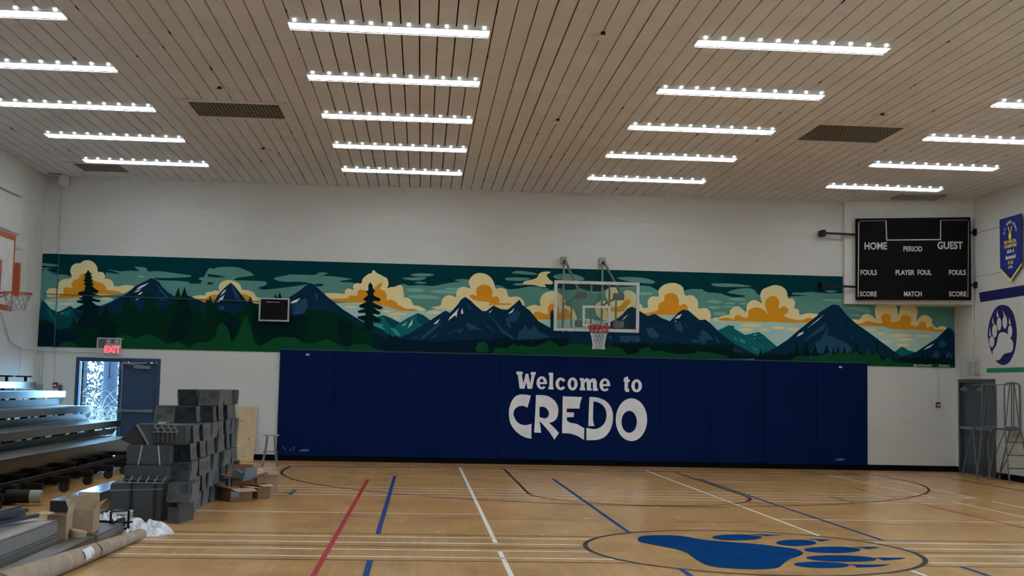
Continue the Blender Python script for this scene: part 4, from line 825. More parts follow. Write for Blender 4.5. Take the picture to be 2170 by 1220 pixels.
# joints between the wall panels
mb = MB()
for z in (5.42, 4.43): mb.box(XR-.006, XR, 8, BY, z-.012, z)
struct('trim_5', mb, mat('joint_sealant', (.30, .31, .32), .7), 'thin horizontal joints in the right wall')
def banner():
    r = empty('championship_banner', (XR, 24.45, 4.1), 'navy pennant banner with gold fringe and medal on the right wall', 'banner')
    y0, y1, zt_, zs, zp = 24.92, 23.96, 5.55, 4.50, 4.20; ym = (y0+y1)/2; x = XR-.05; N = 24
    m = MB(); vs = []; fs = []
    def bot(u): return zs+(zp-zs)*(1-abs(2*u-1))
    for i in range(N+1):
        u = i/N; yy = y0+(y1-y0)*u
        for k in range(9):
            v = k/8; z = zt_+(bot(u)-zt_)*v; vs.append((x-.012*math.sin(u*9)*v, yy, z))
    for i in range(N):
        for k in range(8): a = i*9+k; fs.append((a, a+1, a+10, a+9))
    m.add(vs, fs, 0, True); o = m.build('cloth', mat('navy_banner_cloth', srgb(12, 26, 92, .42), .8, var=.05), r)
    sol = o.modifiers.new('thickness', 'SOLIDIFY'); sol.thickness = .006
    g = MB()
    for i in range(N):
        u = i/N; u2 = (i+1)/N; a = y0+(y1-y0)*u; b = y0+(y1-y0)*u2
        g.add([(x-.02, a, bot(u)+.02), (x-.02, b, bot(u2)+.02), (x-.022, b, bot(u2)-.035), (x-.022, a, bot(u)-.035)], [(0, 1, 2, 3)])
    g.build('fringe', mat('gold_fringe', srgb(176, 150, 88, .42), .8, var=.2, scale=60), r)
    GT = mat('gold_banner_print', srgb(188, 150, 70, .42), .6); PK = mat('pale_banner_print', srgb(190, 170, 180, .42), .6)
    X = x-.018
    def line_(body, z, size, m_, w_=None, sh=0):
        t = MB(); text_mesh(t, body, lambda u, v: (X, ym-u, z+v), size, .004, sx=1.0, shear=sh); t.build('lettering', m_, r)
    line_('PROVINCIAL', 4.985, .095, GT); line_('CHAMPIONS', 4.895, .095, GT); line_('Girls A', 4.78, .11, PK, sh=.3); line_('Basketball', 4.655, .11, PK, sh=.3); line_('91-92', 4.54, .10, GT); line_('AAA', 4.45, .09, PK)
    t = MB()
    for k, ch in enumerate('B.C. SCHOOL SPORTS'):
        a = rad(168-k*9.2); cy_, cz_ = ym-.24*math.cos(a), 5.17+.24*math.sin(a); ang = a-math.pi/2
        if ch != ' ': text_mesh(t, ch, lambda u, v: (X, cy_-(u*math.cos(ang)-v*math.sin(ang)), cz_+(u*math.sin(ang)+v*math.cos(ang))), .075, .003)
    t.build('lettering', PK, r)
    t = MB(); t.prism([[(X, ym+q*math.cos(p_), 5.13+q2*math.sin(p_)) for p_, q, q2 in ((2*math.pi*i/24, .06, .075) for i in range(24))]], (-.006, 0, 0))
    t.build('medal', mat('medal_yellow', srgb(205, 180, 60, .42), .5), r)
    t = MB()
    for s_ in (-1, 1): t.poly([(X, ym+s_*.10, 5.34), (X, ym+s_*.055, 5.34), (X, ym-s_*.0, 5.20), (X, ym+s_*.03, 5.19)])
    t.build('medal_ribbon', mat('medal_yellow', srgb(205, 180, 60, .42), .5), r)
banner()

# ------------------------------------------------------------------ basketball hoops
ORANGE = mat('orange_rim', (.42, .035, .02), .4)
def net(root, cx, cy, z0, r0, r1, zl, n, m, rows=6, swirl=1, th=.0065):
    g = MB(); 
    for k in range(n):
        for s_ in (-1, 1):
            pts = []
            for j in range(rows*3+1):
                v = j/(rows*3); rr = r1+(r0-r1)*(1-v)**1.7+(.018*max(0, v-.8)/.2); a = 2*math.pi*(k/n)+s_*v*math.pi*rows/n
                pts.append((cx+rr*math.cos(a), cy+rr*math.sin(a), z0-zl*v))
            g.tube(pts, th, 5)
    g.build('net', m, root)
    if rows > 5:
        g = MB()
        for k in range(n):
            for s_ in (-1, 1):
                pts = []
                for j in range(6):
                    v = j/(rows*3); rr = r1+(r0-r1)*(1-v)**1.7+.002; a = 2*math.pi*(k/n)+s_*v*math.pi*rows/n; pts.append((cx+rr*math.cos(a), cy+rr*math.sin(a), z0-zl*v))
                g.tube(pts, th*1.35, 5)
        g.build('net_top_loops', mat('red_net_cord', (.35, .05, .04), .7), root)
def rim(root, cx, cy, z, arm, m=ORANGE):
    g = MB(); g.tube([(cx+.228*math.cos(t), cy+.228*math.sin(t), z) for t in (2*math.pi*i/40 for i in range(40))], .0095, 8, closed=True)
    for i in range(12): t = 2*math.pi*i/12; g.tube([(cx+.228*math.cos(t), cy+.228*math.sin(t), z-.008), (cx+.215*math.cos(t), cy+.215*math.sin(t), z-.03)], .004, 5)
    for a in arm: g.tube(a, .009, 6)
    g.build('rim', m, root)
def glass_hoop():
    bx0, bx1, bz0, bz1, by = 2.778, 4.608, 2.945, 4.02, 25.47; cx = 3.69
    r = empty('basketball_hoop', (cx, by, 2.9), 'glass basketball hoop hung from the end wall over the mural', 'basketball hoop')
    f = MB(); w_ = .065
    for a in [(bx0, bx1, bz0, bz0+w_), (bx0, bx1, bz1-w_, bz1), (bx0, bx0+w_, bz0+w_, bz1-w_), (bx1-w_, bx1, bz0+w_, bz1-w_)]: f.box(a[0], a[1], by-.02, by+.03, a[2], a[3])
    f.build('backboard_frame', mat('backboard_white', (.55, .57, .58), .4), r)
    gm = bpy.data.materials.new('backboard_glass'); gm.use_nodes = True; t = gm.node_tree; t.nodes.clear()
    o_ = t.nodes.new('ShaderNodeOutputMaterial'); mx = t.nodes.new('ShaderNodeMixShader'); tr = t.nodes.new('ShaderNodeBsdfTransparent'); gl = t.nodes.new('ShaderNodeBsdfGlossy'); fr_ = t.nodes.new('ShaderNodeFresnel')
    tr.inputs[0].default_value = (.90, .94, .92, 1); gl.inputs['Roughness'].default_value = .03; fr_.inputs[0].default_value = 1.45
    t.links.new(fr_.outputs[0], mx.inputs[0]); t.links.new(tr.outputs[0], mx.inputs[1]); t.links.new(gl.outputs[0], mx.inputs[2]); t.links.new(mx.outputs[0], o_.inputs[0])
    MB().box(bx0+w_, bx1-w_, by-.006, by+.006, bz0+w_, bz1-w_).build('glass_pane', gm, r)
    q = MB(); a0, a1, z0, z1, w2 = cx-.30, cx+.30, 3.05, 3.50, .05
    for a in [(a0, a1, z0, z0+w2), (a0, a1, z1-w2, z1), (a0, a0+w2, z0+w2, z1-w2), (a1-w2, a1, z0+w2, z1-w2)]: q.box(a[0], a[1], by-.009, by-.006, a[2], a[3])
    q.build('target_square', mat('backboard_white', (.55, .57, .58), .4), r)
    cy_ = by-.15-.228
    p_ = MB(); p_.cbox(cx-.10, cx+.10, by-.03, by-.006, 2.99, 3.10, .004); p_.box(cx-.09, cx+.09, by-.16, by-.03, 3.035, 3.05); p_.build('rim_bracket', ORANGE, r)
    rim(r, cx, cy_, 3.05, [[(cx-.09, by-.03, 2.99), (cx-.12, cy_+.19, 3.04)], [(cx+.09, by-.03, 2.99), (cx+.12, cy_+.19, 3.04)]])
    net(r, cx, cy_, 3.03, .215, .115, .47, 12, mat('net_white_cord', (.72, .74, .76), .7), 6)
    s_ = MB(); t2 = .04
    for x in (3.17, 4.06):
        s_.cbox(x-.07, x+.07, YB-.14, YB-.001, 4.56, 4.72, .01); s_.bar((x, YB-.12, 4.64), (x, YB-.12, 3.0), t2)
        s_.bar((x, YB-.12, 3.62), (x+.16, by+.12, 3.74), .03)
    s_.build('wall_mast', GALV, r)
    s_ = MB()
    for x in (3.17, 4.06):
        s_.bar((x+.03, YB-.14, 4.62), (x+.20, by+.22, 3.76), t2)
    s_.build('support_strut', GALV, r)
    s_ = MB()
    for x in (3.31, 4.13):
        s_.bar((x, by+.14, 3.66), (x, by+.14, 3.10), .035); s_.bar((x-.1, by+.5, 3.60), (x-.1, by+.5, 3.05), .03); s_.bar((x+.27 if x < 4 else x-.16, by+.06, bz1-.05), (x+.27 if x < 4 else x-.16, by+.06, bz0+.02), .035)
    s_.bar((bx0+.1, by+.08, 3.0), (bx1-.1, by+.08, 3.0), .04, .05); s_.build('upright', GALV, r)
    for x in (3.38, 4.20):
        for z in (3.72, 3.12):
            MB().cbox(x-.12, x+.10, by+.08, by+.26, z-.07, z+.07, .012).build('counterweight', mat('weight_grey', (.22, .24, .24), .4, .5), r)
glass_hoop()
def side_hoop():
    X, y0, y1, z0, z1, cy_ = -6.83, 18.72, 20.60, 2.80, 4.07, 19.68
    r = empty('basketball_hoop', (X, cy_, 2.8), 'white side hoop with orange border at the left edge', 'basketball hoop')
    MB().cbox(X-.03, X, y0, y1, z0, z1, .005).build('backboard', mat('backboard_panel_white', (.66, .68, .70), .4), r)
    OB = mat('orange_backboard_paint', (.42, .085, .03), .45)
    f = MB(); w_ = .09
    for a in [(y0, y1, z0, z0+w_), (y0, y1, z1-w_, z1), (y0, y0+w_*.6, z0+w_, z1-w_), (y1-w_*.6, y1, z0+w_, z1-w_)]: f.box(X, X+.004, *a)
    f.build('border_stripe', OB, r)
    f = MB(); a0, a1, b0, b1 = cy_-.33, cy_+.33, z0+w_, 3.60; w_ = .05
    for a in [(a0, a1, b1-.07, b1), (a0, a0+w_, b0, b1-.07), (a1-w_, a1, b0, b1-.07)]: f.box(X, X+.004, *a)
    f.build('target_square', OB, r)
    MB().cbox(X-.22, X-.06, 21.02, 21.14, 3.05, 3.66, .01).build('orange_pad', OB, r)
    cx = X+.15+.228
    p_ = MB(); p_.cbox(X, X+.03, cy_-.12, cy_+.12, 2.93, 3.08, .004); p_.box(X+.03, X+.16, cy_-.09, cy_+.09, 3.035, 3.05); p_.build('rim_bracket', ORANGE, r)
    rim(r, cx, cy_, 3.05, [[(X+.02, cy_-.09, 2.96), (cx-.19, cy_-.12, 3.04)], [(X+.02, cy_+.09, 2.96), (cx-.19, cy_+.12, 3.04)]])
    net(r, cx, cy_, 3.03, .215, .13, .26, 12, mat('grey_net_cord', (.30, .32, .36), .7), 4, th=.005)
    s_ = MB()
    for y in (19.1, 20.3):
        for z in (3.0, 3.9): s_.bar((X-.03, y, z), (XL+.01, y, z), .05)
    for z in (3.05, 3.9): s_.bar((X-.06, 18.9, z), (X-.06, 21.1, z), .05)
    s_.build('wall_arm', mat('arm_white', (.5, .52, .53), .5), r)
side_hoop()

# ------------------------------------------------------------------ telescopic bleachers
def bleachers():
    r = empty('bleachers', (-6.9, 19, 0), 'grey aluminium telescopic bleachers along the left wall', 'bleachers')
    T = [(-8.17, 1.62, 26.4), (-7.55, 1.445, 26.4), (-6.97, 1.145, 26.4), (-6.37, .85, 26.4), (-5.76, .565, 25.15)]
    Y0 = 12.6; back = XL+.03
    prev = back
    for i, (x, z, ye) in enumerate(T):
        xb = prev-.09 if i else back
        d = MB(); d.box(xb, x, Y0, ye, z-.025, z)
        for k in range(1, 5): d.box(xb+(x-xb)*k/5-.004, xb+(x-xb)*k/5+.004, Y0, ye, z, z+.004)
        o = d.build('tread', ALU, r)
        f = MB(); f.cbox(x-.02, x+.012, Y0, ye, z-.125, z+.002, .006); f.box(x+.012, x+.016, Y0, ye, z-.045, z-.035)
        if i == 4: f.cbox(x-.10, x-.07, Y0, ye-.15, .30, .46, .005); f.cbox(x-.12, x-.04, Y0, ye-.15, .275, .30, .008)
        ff = f.build('fascia', ALUF, o); ff.location = (0, 0, 0)
        if i < 4:
            zn = T[i+1][1]; ym = T[i+1][2] if i < 3 else 26.2; m = MB()
            m.add([(x-.01, Y0, z-.155), (x-.01, ym, z-.155), (x-.10, ym, zn+.0), (x-.10, Y0, zn+.0), (x-.025, Y0, z-.155), (x-.025, ym, z-.155), (x-.115, ym, zn), (x-.115, Y0, zn)],
                  [(0, 1, 2, 3), (7, 6, 5, 4), (0, 4, 5, 1), (3, 2, 6, 7), (1, 5, 6, 2), (0, 3, 7, 4)])
            for yy in np.arange(Y0+.4, ym, 1.35): m.box(x-.03, x-.012, yy-.05, yy+.05, z-.16, z-.12)
            m.build('riser', RISER, r)
        prev = x
    # black steel understructure: wheeled bottom rails, posts and braces
    for yy in (13.8, 15.95, 17.6, 18.9, 20.2, 21.5, 22.6, 23.7, 24.9):
        m = MB(); xe = -5.25 if yy < 24 else -6.3
        m.box(-8.3, xe-.02, yy-.04, yy+.04, .13, .23); m.box(-8.0, xe-.35, yy+.10, yy+.17, .27, .34)
        for (x, z, ye) in T:
            if yy < ye: m.box(x-.20, x-.14, yy-.03, yy+.03, .2, z-.03); m.bar((x-.17, yy, z-.10), (x-.62 if x > -7.9 else x-.1, yy, z-.55 if z > .6 else .22), .03, .05)
        fr = m.build('support_frame', BLACKM, r)
        for xw in (xe-.10, xe-.62, -7.2, -8.1):
            w_ = MB(); w_.cyl((xw, yy-.03, .075), .075, .06, 1, 18); ow = w_.build('wheel', mat('black_rubber_wheel', (.01, .01, .01), .6), fr); ow.location = (0, 0, 0)
    m = MB()
    for x, z, h in ((-6.2, .36, .06), (-7.0, .30, .10), (-5.9, .17, .05), (-7.6, .45, .16), (-6.6, .42, .05), (-6.6, .22, .05), (-5.55, .26, .03)): m.box(x-.03, x+.03, 13, 24.6, z-h, z+h)
    m.build('cross_rail', BLACKM, r)
    m = MB(); m.cyl((-5.75, 16.85, .12), .092, .55, 0, 24); m.cbox(-6.9, -5.45, 16.9, 17.25, .03, .26, .02); m.cyl((-5.36, 16.82, .06), .03, .1, 0, 12); o = m.build('drive_unit', BLACKM, r)
    m = MB(); m.cyl((-5.20, 16.85, .12), .088, .15, 0, 24); e = m.build('drive_end_cap', mat('drive_grey', (.34, .35, .33), .5), o); e.location = (0, 0, 0)
    for y in (24.6, 25.75):                               # seat sockets along the top row
        m = MB(); m.cbox(-8.38, -8.04, y-.05, y+.02, 1.72, 1.75, .006); m.box(-8.2, -8.14, y-.03, y, 1.63, 1.73); m.build('seat_socket', BLACKM, r)
bleachers()

# ------------------------------------------------------------------ grey plastic seat shells piled in a long stack
SW, SH = .285, .2275
def shell_mesh(lean, t=.135):
    m = MB(); N = 7
    def yo(z): u = z/SH; return lean*(.055*math.sin(u*math.pi*1.0-.3)+.05*(u-.5))
    def yl(z): u = z/SH; return yo(0)*(1-u)+yo(SH)*u
    x0, x1 = -SW/2, SW/2; prof = []
    for i in range(N+1): z = SH*.985*i/N+.001; prof.append((yo(z), z))
    vs = []
    for y, z in prof:
        yf = max(y, yl(z))+.016
        for x, yy in ((x0+.01, yf), (x1-.01, yf), (x1, yf+.012), (x1, y+t-.012), (x1-.01, y+t), (x0+.01, y+t), (x0, y+t-.012), (x0, yf+.012)): vs.append((x, yy, z))
    fs = []
    for i in range(N):
        for k in range(8): a = i*8+k; b = i*8+(k+1) % 8; fs.append((a, b, b+8, a+8))
    m.add(vs, fs, 0); m.add(vs[:8], [tuple(range(8))[::-1]], 0); m.add(vs[-8:], [tuple(range(8))], 0)
    # moulded lips down the right and left sides, painted lighter as edge highlight
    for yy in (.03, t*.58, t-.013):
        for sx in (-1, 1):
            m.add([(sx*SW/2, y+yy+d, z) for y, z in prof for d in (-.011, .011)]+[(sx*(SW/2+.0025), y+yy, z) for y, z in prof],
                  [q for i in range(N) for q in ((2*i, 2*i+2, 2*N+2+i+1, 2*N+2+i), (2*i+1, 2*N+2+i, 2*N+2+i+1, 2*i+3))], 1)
    # front face: rim, two flat dark patches painted as the shade of pockets
    def fp(u, v, d=0): z = v*SH; return (x0+u*SW, yl(z)+d, z)
    shade_patch1 = [(.12, .12), (.12, .48), (.28, .50), (.46, .36), (.26, .22)]; shade_patch2 = [(.55, .60), (.88, .55), (.90, .92), (.62, .90), (.56, .80), (.44, .74)]
    rimo = [(0.02, .02), (.98, .02), (.98, .98), (.02, .98)]; rimi = [(.09, .07), (.91, .07), (.91, .93), (.09, .93)]
    m.prism([[fp(*p) for p in rimo], [fp(*p) for p in rimi]], (0, .017, 0), 0)
    m.poly([fp(*p, .011) for p in rimi], 0)
    for h in (shade_patch1, shade_patch2): m.poly([fp(*p, .008) for p in h], 2)
    m.bar(fp(.48, .93, .003), fp(.56, .40, .003), .008); m.bar(fp(.56, .40, .003), fp(.50, .07, .003), .008); m.bar(fp(.56, .55, .003), fp(.91, .53, .003), .006)
    me = bpy.data.meshes.new('seat_shell'); me.from_pydata([tuple(v) for v in m.v], [], m.f)
    for q in (PLAST, PLASTE, PLASTD): me.materials.append(q)
    me.polygons.foreach_set('material_index', m.m)
    bm = bmesh.new(); bm.from_mesh(me); bmesh.ops.recalc_face_normals(bm, faces=bm.faces[:]); bm.to_mesh(me); bm.free()
    return me
SHM = [shell_mesh(1), shell_mesh(-1), shell_mesh(.35)]
levn = ['bottom', 'second', 'third', 'fourth', 'fifth', 'sixth', 'topmost']
XRP = -2.90; rs = random.Random(11); shells = 0
for lv, ys in enumerate([15.72, 15.72, 15.80, 15.95, 16.12, 17.15, 17.70]):
    z0 = lv*SH
    for colm in (0, 1):
        if colm == 1 and lv < 3: continue
        y = ys; k = 0; yend = (20.0, 20.0, 19.9, 19.9, 19.8, 19.8, 19.5)[lv] if colm == 0 else (0, 0, 0, 17.0, 17.9, 18.4, 19.0)[lv]
        while y < yend:
            n = rs.choice((2, 3, 3, 4)); xo = rs.uniform(-.07, .0); lean = rs.choice((0, 1, 0, 1, 2))
            if lv == 5 and k == 0: xo = -.20
            for q in range(n):
                if y > yend: break
                o = bpy.data.objects.new('seat_shell', SHM[lean]); COL.objects.link(o); shells += 1
                o.location = (XRP-SW/2-(SW+.012)*colm+(xo if colm == 0 or lv == 5 else 0), y, z0+.001)
                c_ = 'court-side' if colm == 0 else 'bleacher-side'
                tag(o, 'grey plastic seat shell in the %s row of the long pile, %s column' % (levn[lv], c_), 'seat shell', 'seat shells in the %s row, %s column' % (levn[lv], c_))
                y += .145
            y += rs.choice((.10, .18, .26)); k += 1
# inner column of the lowest rows, hidden behind the near modules
mb = MB()
for lv in range(3):
    y = 16.4
    while y < 18.9:
        m_ = SHM[2]; off = Vector((XRP-SW*1.5-.09, y, lv*SH+.001)); o_ = len(mb.v)
        mb.v += [tuple(v.co+off) for v in m_.vertices]; mb.f += [tuple(o_+i for i in p.vertices) for p in m_.polygons]; mb.m += [p.material_index for p in m_.polygons]; mb.sm += [False]*len(m_.polygons); y += .16
tag(mb.build('seat_shell_pile', [PLAST, PLASTE, PLASTD], fixn=False), 'inner rows of grey seat shells at the bottom of the pile', 'seat shells', kind='stuff')
# large seat modules at the near end of the pile
STRAP = mat('white_strap', (.55, .57, .57), .5)
def panel_module(name, x0, x1, y0, y1, z0, z1, seams_, label, straps, tilt=0, ribs=None):
    r = empty(name, ((x0+x1)/2, y0, z0), label, 'seat module')
    m = MB(); xs = [x0]+list(seams_)+[x1]
    for i in range(len(xs)-1):
        a = xs[i]+(.028 if i else 0); b = xs[i+1]
        m.cbox(a, b, y0, y1, z0, z1, .015)
    m.build('panel', PLAST, r)
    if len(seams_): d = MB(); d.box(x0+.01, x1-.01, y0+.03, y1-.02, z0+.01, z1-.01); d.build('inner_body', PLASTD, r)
    s_ = MB()
    for a, b in straps: s_.bar(a, b, .014, .004)
    if straps: s_.build('strap', STRAP, r)
    if ribs:
        t = MB(); n, rz0, rz1, dep = ribs
        for i in range(n+1): xx = x0+(x1-x0)*i/n; t.bar((xx, y0-dep, rz0+.01), (xx+.012, y0-.004, rz1), .006, .03)
        t.bar((x0, y0-dep, rz0+.012), (x1, y0-dep, rz0+.012), .012, .012); t.bar((x0, y0-.01, (rz0+rz1)/2), (x1, y0-.01, (rz0+rz1)/2), .006, .012)
        t.build('rib_grid', PLASTE, r)
    return r
panel_module('seat_module', -3.74, -3.11, 15.15, 15.58, .0, .455, (-3.50, -3.215), 'large grey seat module with two dark seams at the near foot of the pile', [((-3.745, 15.145, .365), (-3.105, 15.145, .395))])
panel_module('seat_module', -3.62, -3.12, 15.30, 15.66, .457, .66, (), 'grey ribbed seat module resting on the big strapped module', [], ribs=(5, .455, .53, .16))
panel_module('seat_module', -3.62, -3.10, 15.38, 15.68, .66, .908, (), 'grey seat module bound by two upright white straps', [((-3.43, 15.375, .905), (-3.47, 15.375, .665)), ((-3.235, 15.375, .905), (-3.205, 15.375, .665))])
# support under the raised near modules
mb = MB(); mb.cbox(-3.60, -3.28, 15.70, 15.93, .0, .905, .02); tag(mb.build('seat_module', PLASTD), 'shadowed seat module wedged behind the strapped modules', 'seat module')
# tilted modules on top
def tilted():
    r = empty('seat_module', (-3.410, 15.5, .91), 'tilted wedge-shaped seat module on top of the near stack', 'seat module')
    y0, y1 = 15.45, 15.85; m = MB()
    m.prism([[(-3.510, y0, 1.165), (-3.340, y0, 1.165), (-3.330, y0, .91), (-3.380, y0, .91)]], (0, y1-y0, 0)); m.build('seat_panel', PLAST, r)
    m = MB(); m.bar((-3.520, y0+.005, 1.16), (-3.370, y0+.005, .915), .03, .03); m.build('edge_lip', PLASTE, r)
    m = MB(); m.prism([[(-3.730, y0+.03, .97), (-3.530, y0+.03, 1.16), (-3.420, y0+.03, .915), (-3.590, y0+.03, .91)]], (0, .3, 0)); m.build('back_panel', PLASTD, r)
    r = empty('seat_module', (-3.200, 15.5, .91), 'upturned seat module showing its ribbed underside on top of the near stack', 'seat module')
    m = MB(); m.cbox(-3.40, -2.94, 15.55, 15.90, .912, 1.155, .02); m.build('seat_panel', PLAST, r)
    m = MB(); m.box(-3.27, -3.04, 15.54, 15.56, .945, 1.075); m.build('pocket_shade', PLASTD, r)  # dark slab painted as the shade of a recess, nothing is cut
    t = MB()
    for i in range(5): x = -3.40+i*.078; t.bar((x, 15.50, 1.17), (x+.06, 15.50, 1.07), .008, .02)
    for z, dx in ((1.17, 0), (1.12, .03), (1.07, .06)): t.bar((-3.40+dx, 15.50, z), (-3.085+dx, 15.50, z), .008, .012)
    for i in range(5): x = -3.27+i*.055; t.bar((x, 15.53, 1.075), (x, 15.53, .945), .006)
    t.build('rib_grid', PLASTE, r)
tilted()
def upright_module():
    r = empty('seat_module', (-2.9, 15.1, 0), 'small grey seat module standing upright on the floor at the corner of the pile', 'seat module')
    m = MB(); P = [(-3.00, 14.98), (-2.86, 14.92), (-2.80, 15.02), (-2.82, 15.10), (-2.98, 15.12)]
    P2 = [(-3.00, 14.98), (-2.86, 14.92), (-2.78, 15.45), (-2.94, 15.50)]
    m.prism([[(x, y, 0) for x, y in P2]], (0, 0, .19)); m.prism([[(-2.86, 14.92, .19), (-2.78, 15.45, .19), (-2.81, 15.45, .19), (-2.885, 14.93, .19)]], (0, 0, .05)); m.build('panel', PLAST, r)
    m = MB(); m.bar((-2.862, 14.915, .005), (-2.862, 14.915, .185), .008); m.box(-2.96, -2.90, 14.945, 14.955, .145, .16); m.build('edge_lip', PLASTD, r)
    for q in range(3):
        o = bpy.data.objects.new('seat_shell', SHM[0]); COL.objects.link(o); o.location = (-2.895, 15.03+.145*q, .246); o.rotation_euler = (0, 0, rad(-7))
        tag(o, 'grey plastic seat shell resting on the small upright module at the pile corner', 'seat shell', 'seat shells on the small upright module')
upright_module()

# ------------------------------------------------------------------ cardboard boxes
def carton(x, y, z, w_, d_, h_, rot, label, flaps=(1, 1, 1, 1), m1=CARD, m2=CARDI, tag_=None, fl=.5, name='cardboard_box', ups=(.7, .7, .7, .7)):
    r = empty(name, (x, y, z), label, 'cardboard box'); r.rotation_euler.z = rad(rot); t = .006
    b = MB(); b.box(-w_/2, w_/2, -d_/2, d_/2, 0, t)
    b.box(-w_/2, w_/2, -d_/2, -d_/2+t, 0, h_); b.box(-w_/2, w_/2, d_/2-t, d_/2, 0, h_); b.box(-w_/2, -w_/2+t, -d_/2, d_/2, 0, h_); b.box(w_/2-t, w_/2, -d_/2, d_/2, 0, h_)
    o = b.build('box_body', m1, None); o.parent = r
    dirs = [(0, -1, w_, d_), (1, 0, d_, w_), (0, 1, w_, d_), (-1, 0, d_, w_)]
    for k, (dx, dy, L, other) in enumerate(dirs):
        if not flaps[k]: continue
        a = rad(ups[k]*90); F = other*fl; f = MB(); n = Vector((dx, dy, 0)); s_ = Vector((-dy, dx, 0)); c = n*(other/2)
        p0 = c-s_*L/2+Vector((0, 0, h_)); p1 = c+s_*L/2+Vector((0, 0, h_)); e = n*math.cos(a)*F+Vector((0, 0, math.sin(a)*F))
        f.prism([[p0, p1, p1+e-s_*.02, p0+e+s_*.02]], (n*math.sin(a)*-.004)+Vector((0, 0, .004*math.cos(a)))); o = f.build('flap', m2, None); o.parent = r
    if tag_:
        f = MB(); u0, u1, v0, v1, m_ = tag_; f.box(-w_/2+u0*w_, -w_/2+u1*w_, -d_/2-.002, -d_/2, v0*h_, v1*h_); o = f.build('box_label', m_, None); o.parent = r
    return r
LABW = mat('faded_label', (.36, .34, .32), .7)
# group by the far end of the pile
carton(-2.655, 17.98, 0, .36, .36, .185, 38, 'low brown box with open flaps, nearest of those by the seat pile', m1=mat('mid_brown_cardboard', (.28, .15, .07), .85), flaps=(1, 1, 0, 1), ups=(-.12, -.05, 0, .25), tag_=(.05, .4, .35, .85, LABW))
carton(-2.36, 18.45, 0, .22, .24, .20, 38, 'small brown box right of the nearest low box by the pile', m1=mat('mid_brown_cardboard', (.28, .15, .07), .85), flaps=(1, 1, 0, 0), ups=(-.1, -.1, 0, 0))
carton(-2.45, 19.35, 0, .36, .36, .26, 35, 'brown box at the right rear of the boxes by the pile', flaps=(1, 1, 1, 0), ups=(.1, -.1, .3, 0))
carton(-2.66, 18.75, 0, .34, .30, .28, 12, 'open dark brown box with raised lid flap behind the low boxes', m1=CARDD, m2=CARDD, flaps=(0, 1, 1, 1), ups=(0, .2, .95, .15), fl=.6)
r = empty('seat_bracket', (-2.630, 18.55, .30), 'grey plastic bracket tipped inside the open dark brown box', 'seat part')
m = MB(); m.prism([[(-2.750, 18.45, .33), (-2.610, 18.40, .24), (-2.570, 18.40, .37), (-2.640, 18.42, .36), (-2.740, 18.45, .42)]], (.02, .12, 0)); m.build('side_plate', mat('blue_grey_plastic', (.13, .16, .18), .45), r)
m = MB(); m.prism([[(-2.610, 18.38, .24), (-2.450, 18.50, .30), (-2.450, 18.50, .45), (-2.570, 18.40, .44)]], (.03, .03, 0)); m.build('front_plate', mat('grey_bracket', (.17, .18, .18), .45), r)
# group in the foreground
carton(-3.50, 13.15, .112, .25, .36, .245, 4, 'open brown carton with raised flaps on the low deck panel', flaps=(1, 1, 1, 1), ups=(.97, .55, .9, .75), tag_=(.38, .62, .80, .95, LABW), fl=.42, m2=CARDI)
carton(-3.615, 12.70, .0, .18, .28, .34, 3, 'tall narrow open carton beside the stacked aluminium planks', m1=CARD, flaps=(1, 1, 0, 1), ups=(.1, .85, 0, .10), fl=.62)
m = MB(); m.tube([(-3.44, 12.75, .108), (-3.44, 12.75, .15), (-3.435, 12.75, .17)], [.075, .08, .083], 20, caps=True); tag(m.build('cardboard_tray', CARDI), 'small round-fronted cardboard tray in front of the open carton', 'cardboard tray')

# ------------------------------------------------------------------ aluminium planks, deck panels
def plank(name, x0, x1, y0, y1, z0, z1, label, rot=0, m=None, cat='deck panel'):
    r = empty(name, (x1, y0, z0), label, cat); m = m or ALU; T = Matrix.Rotation(rad(rot), 4, 'Z')
    b = MB(); b.cbox(x0-x1, 0, 0, y1-y0, 0, z1-z0, .006); o = b.build('panel_body', m, None); o.parent = r
    b = MB(); 
    for z in (.012, z1-z0-.016): b.box(-.002, .004, .01, y1-y0-.01, z, z+.005)
    o = b.build('edge_groove', ALUF, None); o.parent = r
    b = MB(); b.box(x0-x1+.005, -.005, -.006, .001, .006, z1-z0-.006); o = b.build('end_cap', mat('end_cap_grey', (.22, .24, .25), .5), None); o.parent = r
    r.rotation_euler.z = rad(rot); return r
ALD = mat('dull_aluminium', (.42, .41, .39), .5, .8, var=.05)
plank('deck_plank', -4.25, -3.575, 10.85, 12.50, .0, .155, 'lower aluminium plank of the pair stacked at the lower left', m=ALD)
plank('deck_plank', -4.25, -3.575, 10.80, 12.48, .158, .315, 'upper aluminium plank of the pair stacked at the lower left', m=ALD)
plank('deck_plank', -3.50, -3.30, 9.6, 12.85, .0, .105, 'long low aluminium deck plank beside the paper roll')
plank('deck_plank', -3.80, -3.29, 12.88, 14.0, .0, .110, 'short aluminium deck plank under the open carton')
plank('deck_box', -4.27, -3.95, 14.55, 17.6, .0, .30, 'long deck box with a shiny top reflecting the doorway light', m=mat('bright_aluminium', (.6, .62, .64), .16, 1.0), cat='deck box')
mb = MB(); mb.box(-4.26, -3.97, 14.53, 14.543, .01, .29); tag(mb.build('end_board', mat('black_board', (.012, .012, .013), .6)), 'black end board leaning on the shiny deck box', 'board')
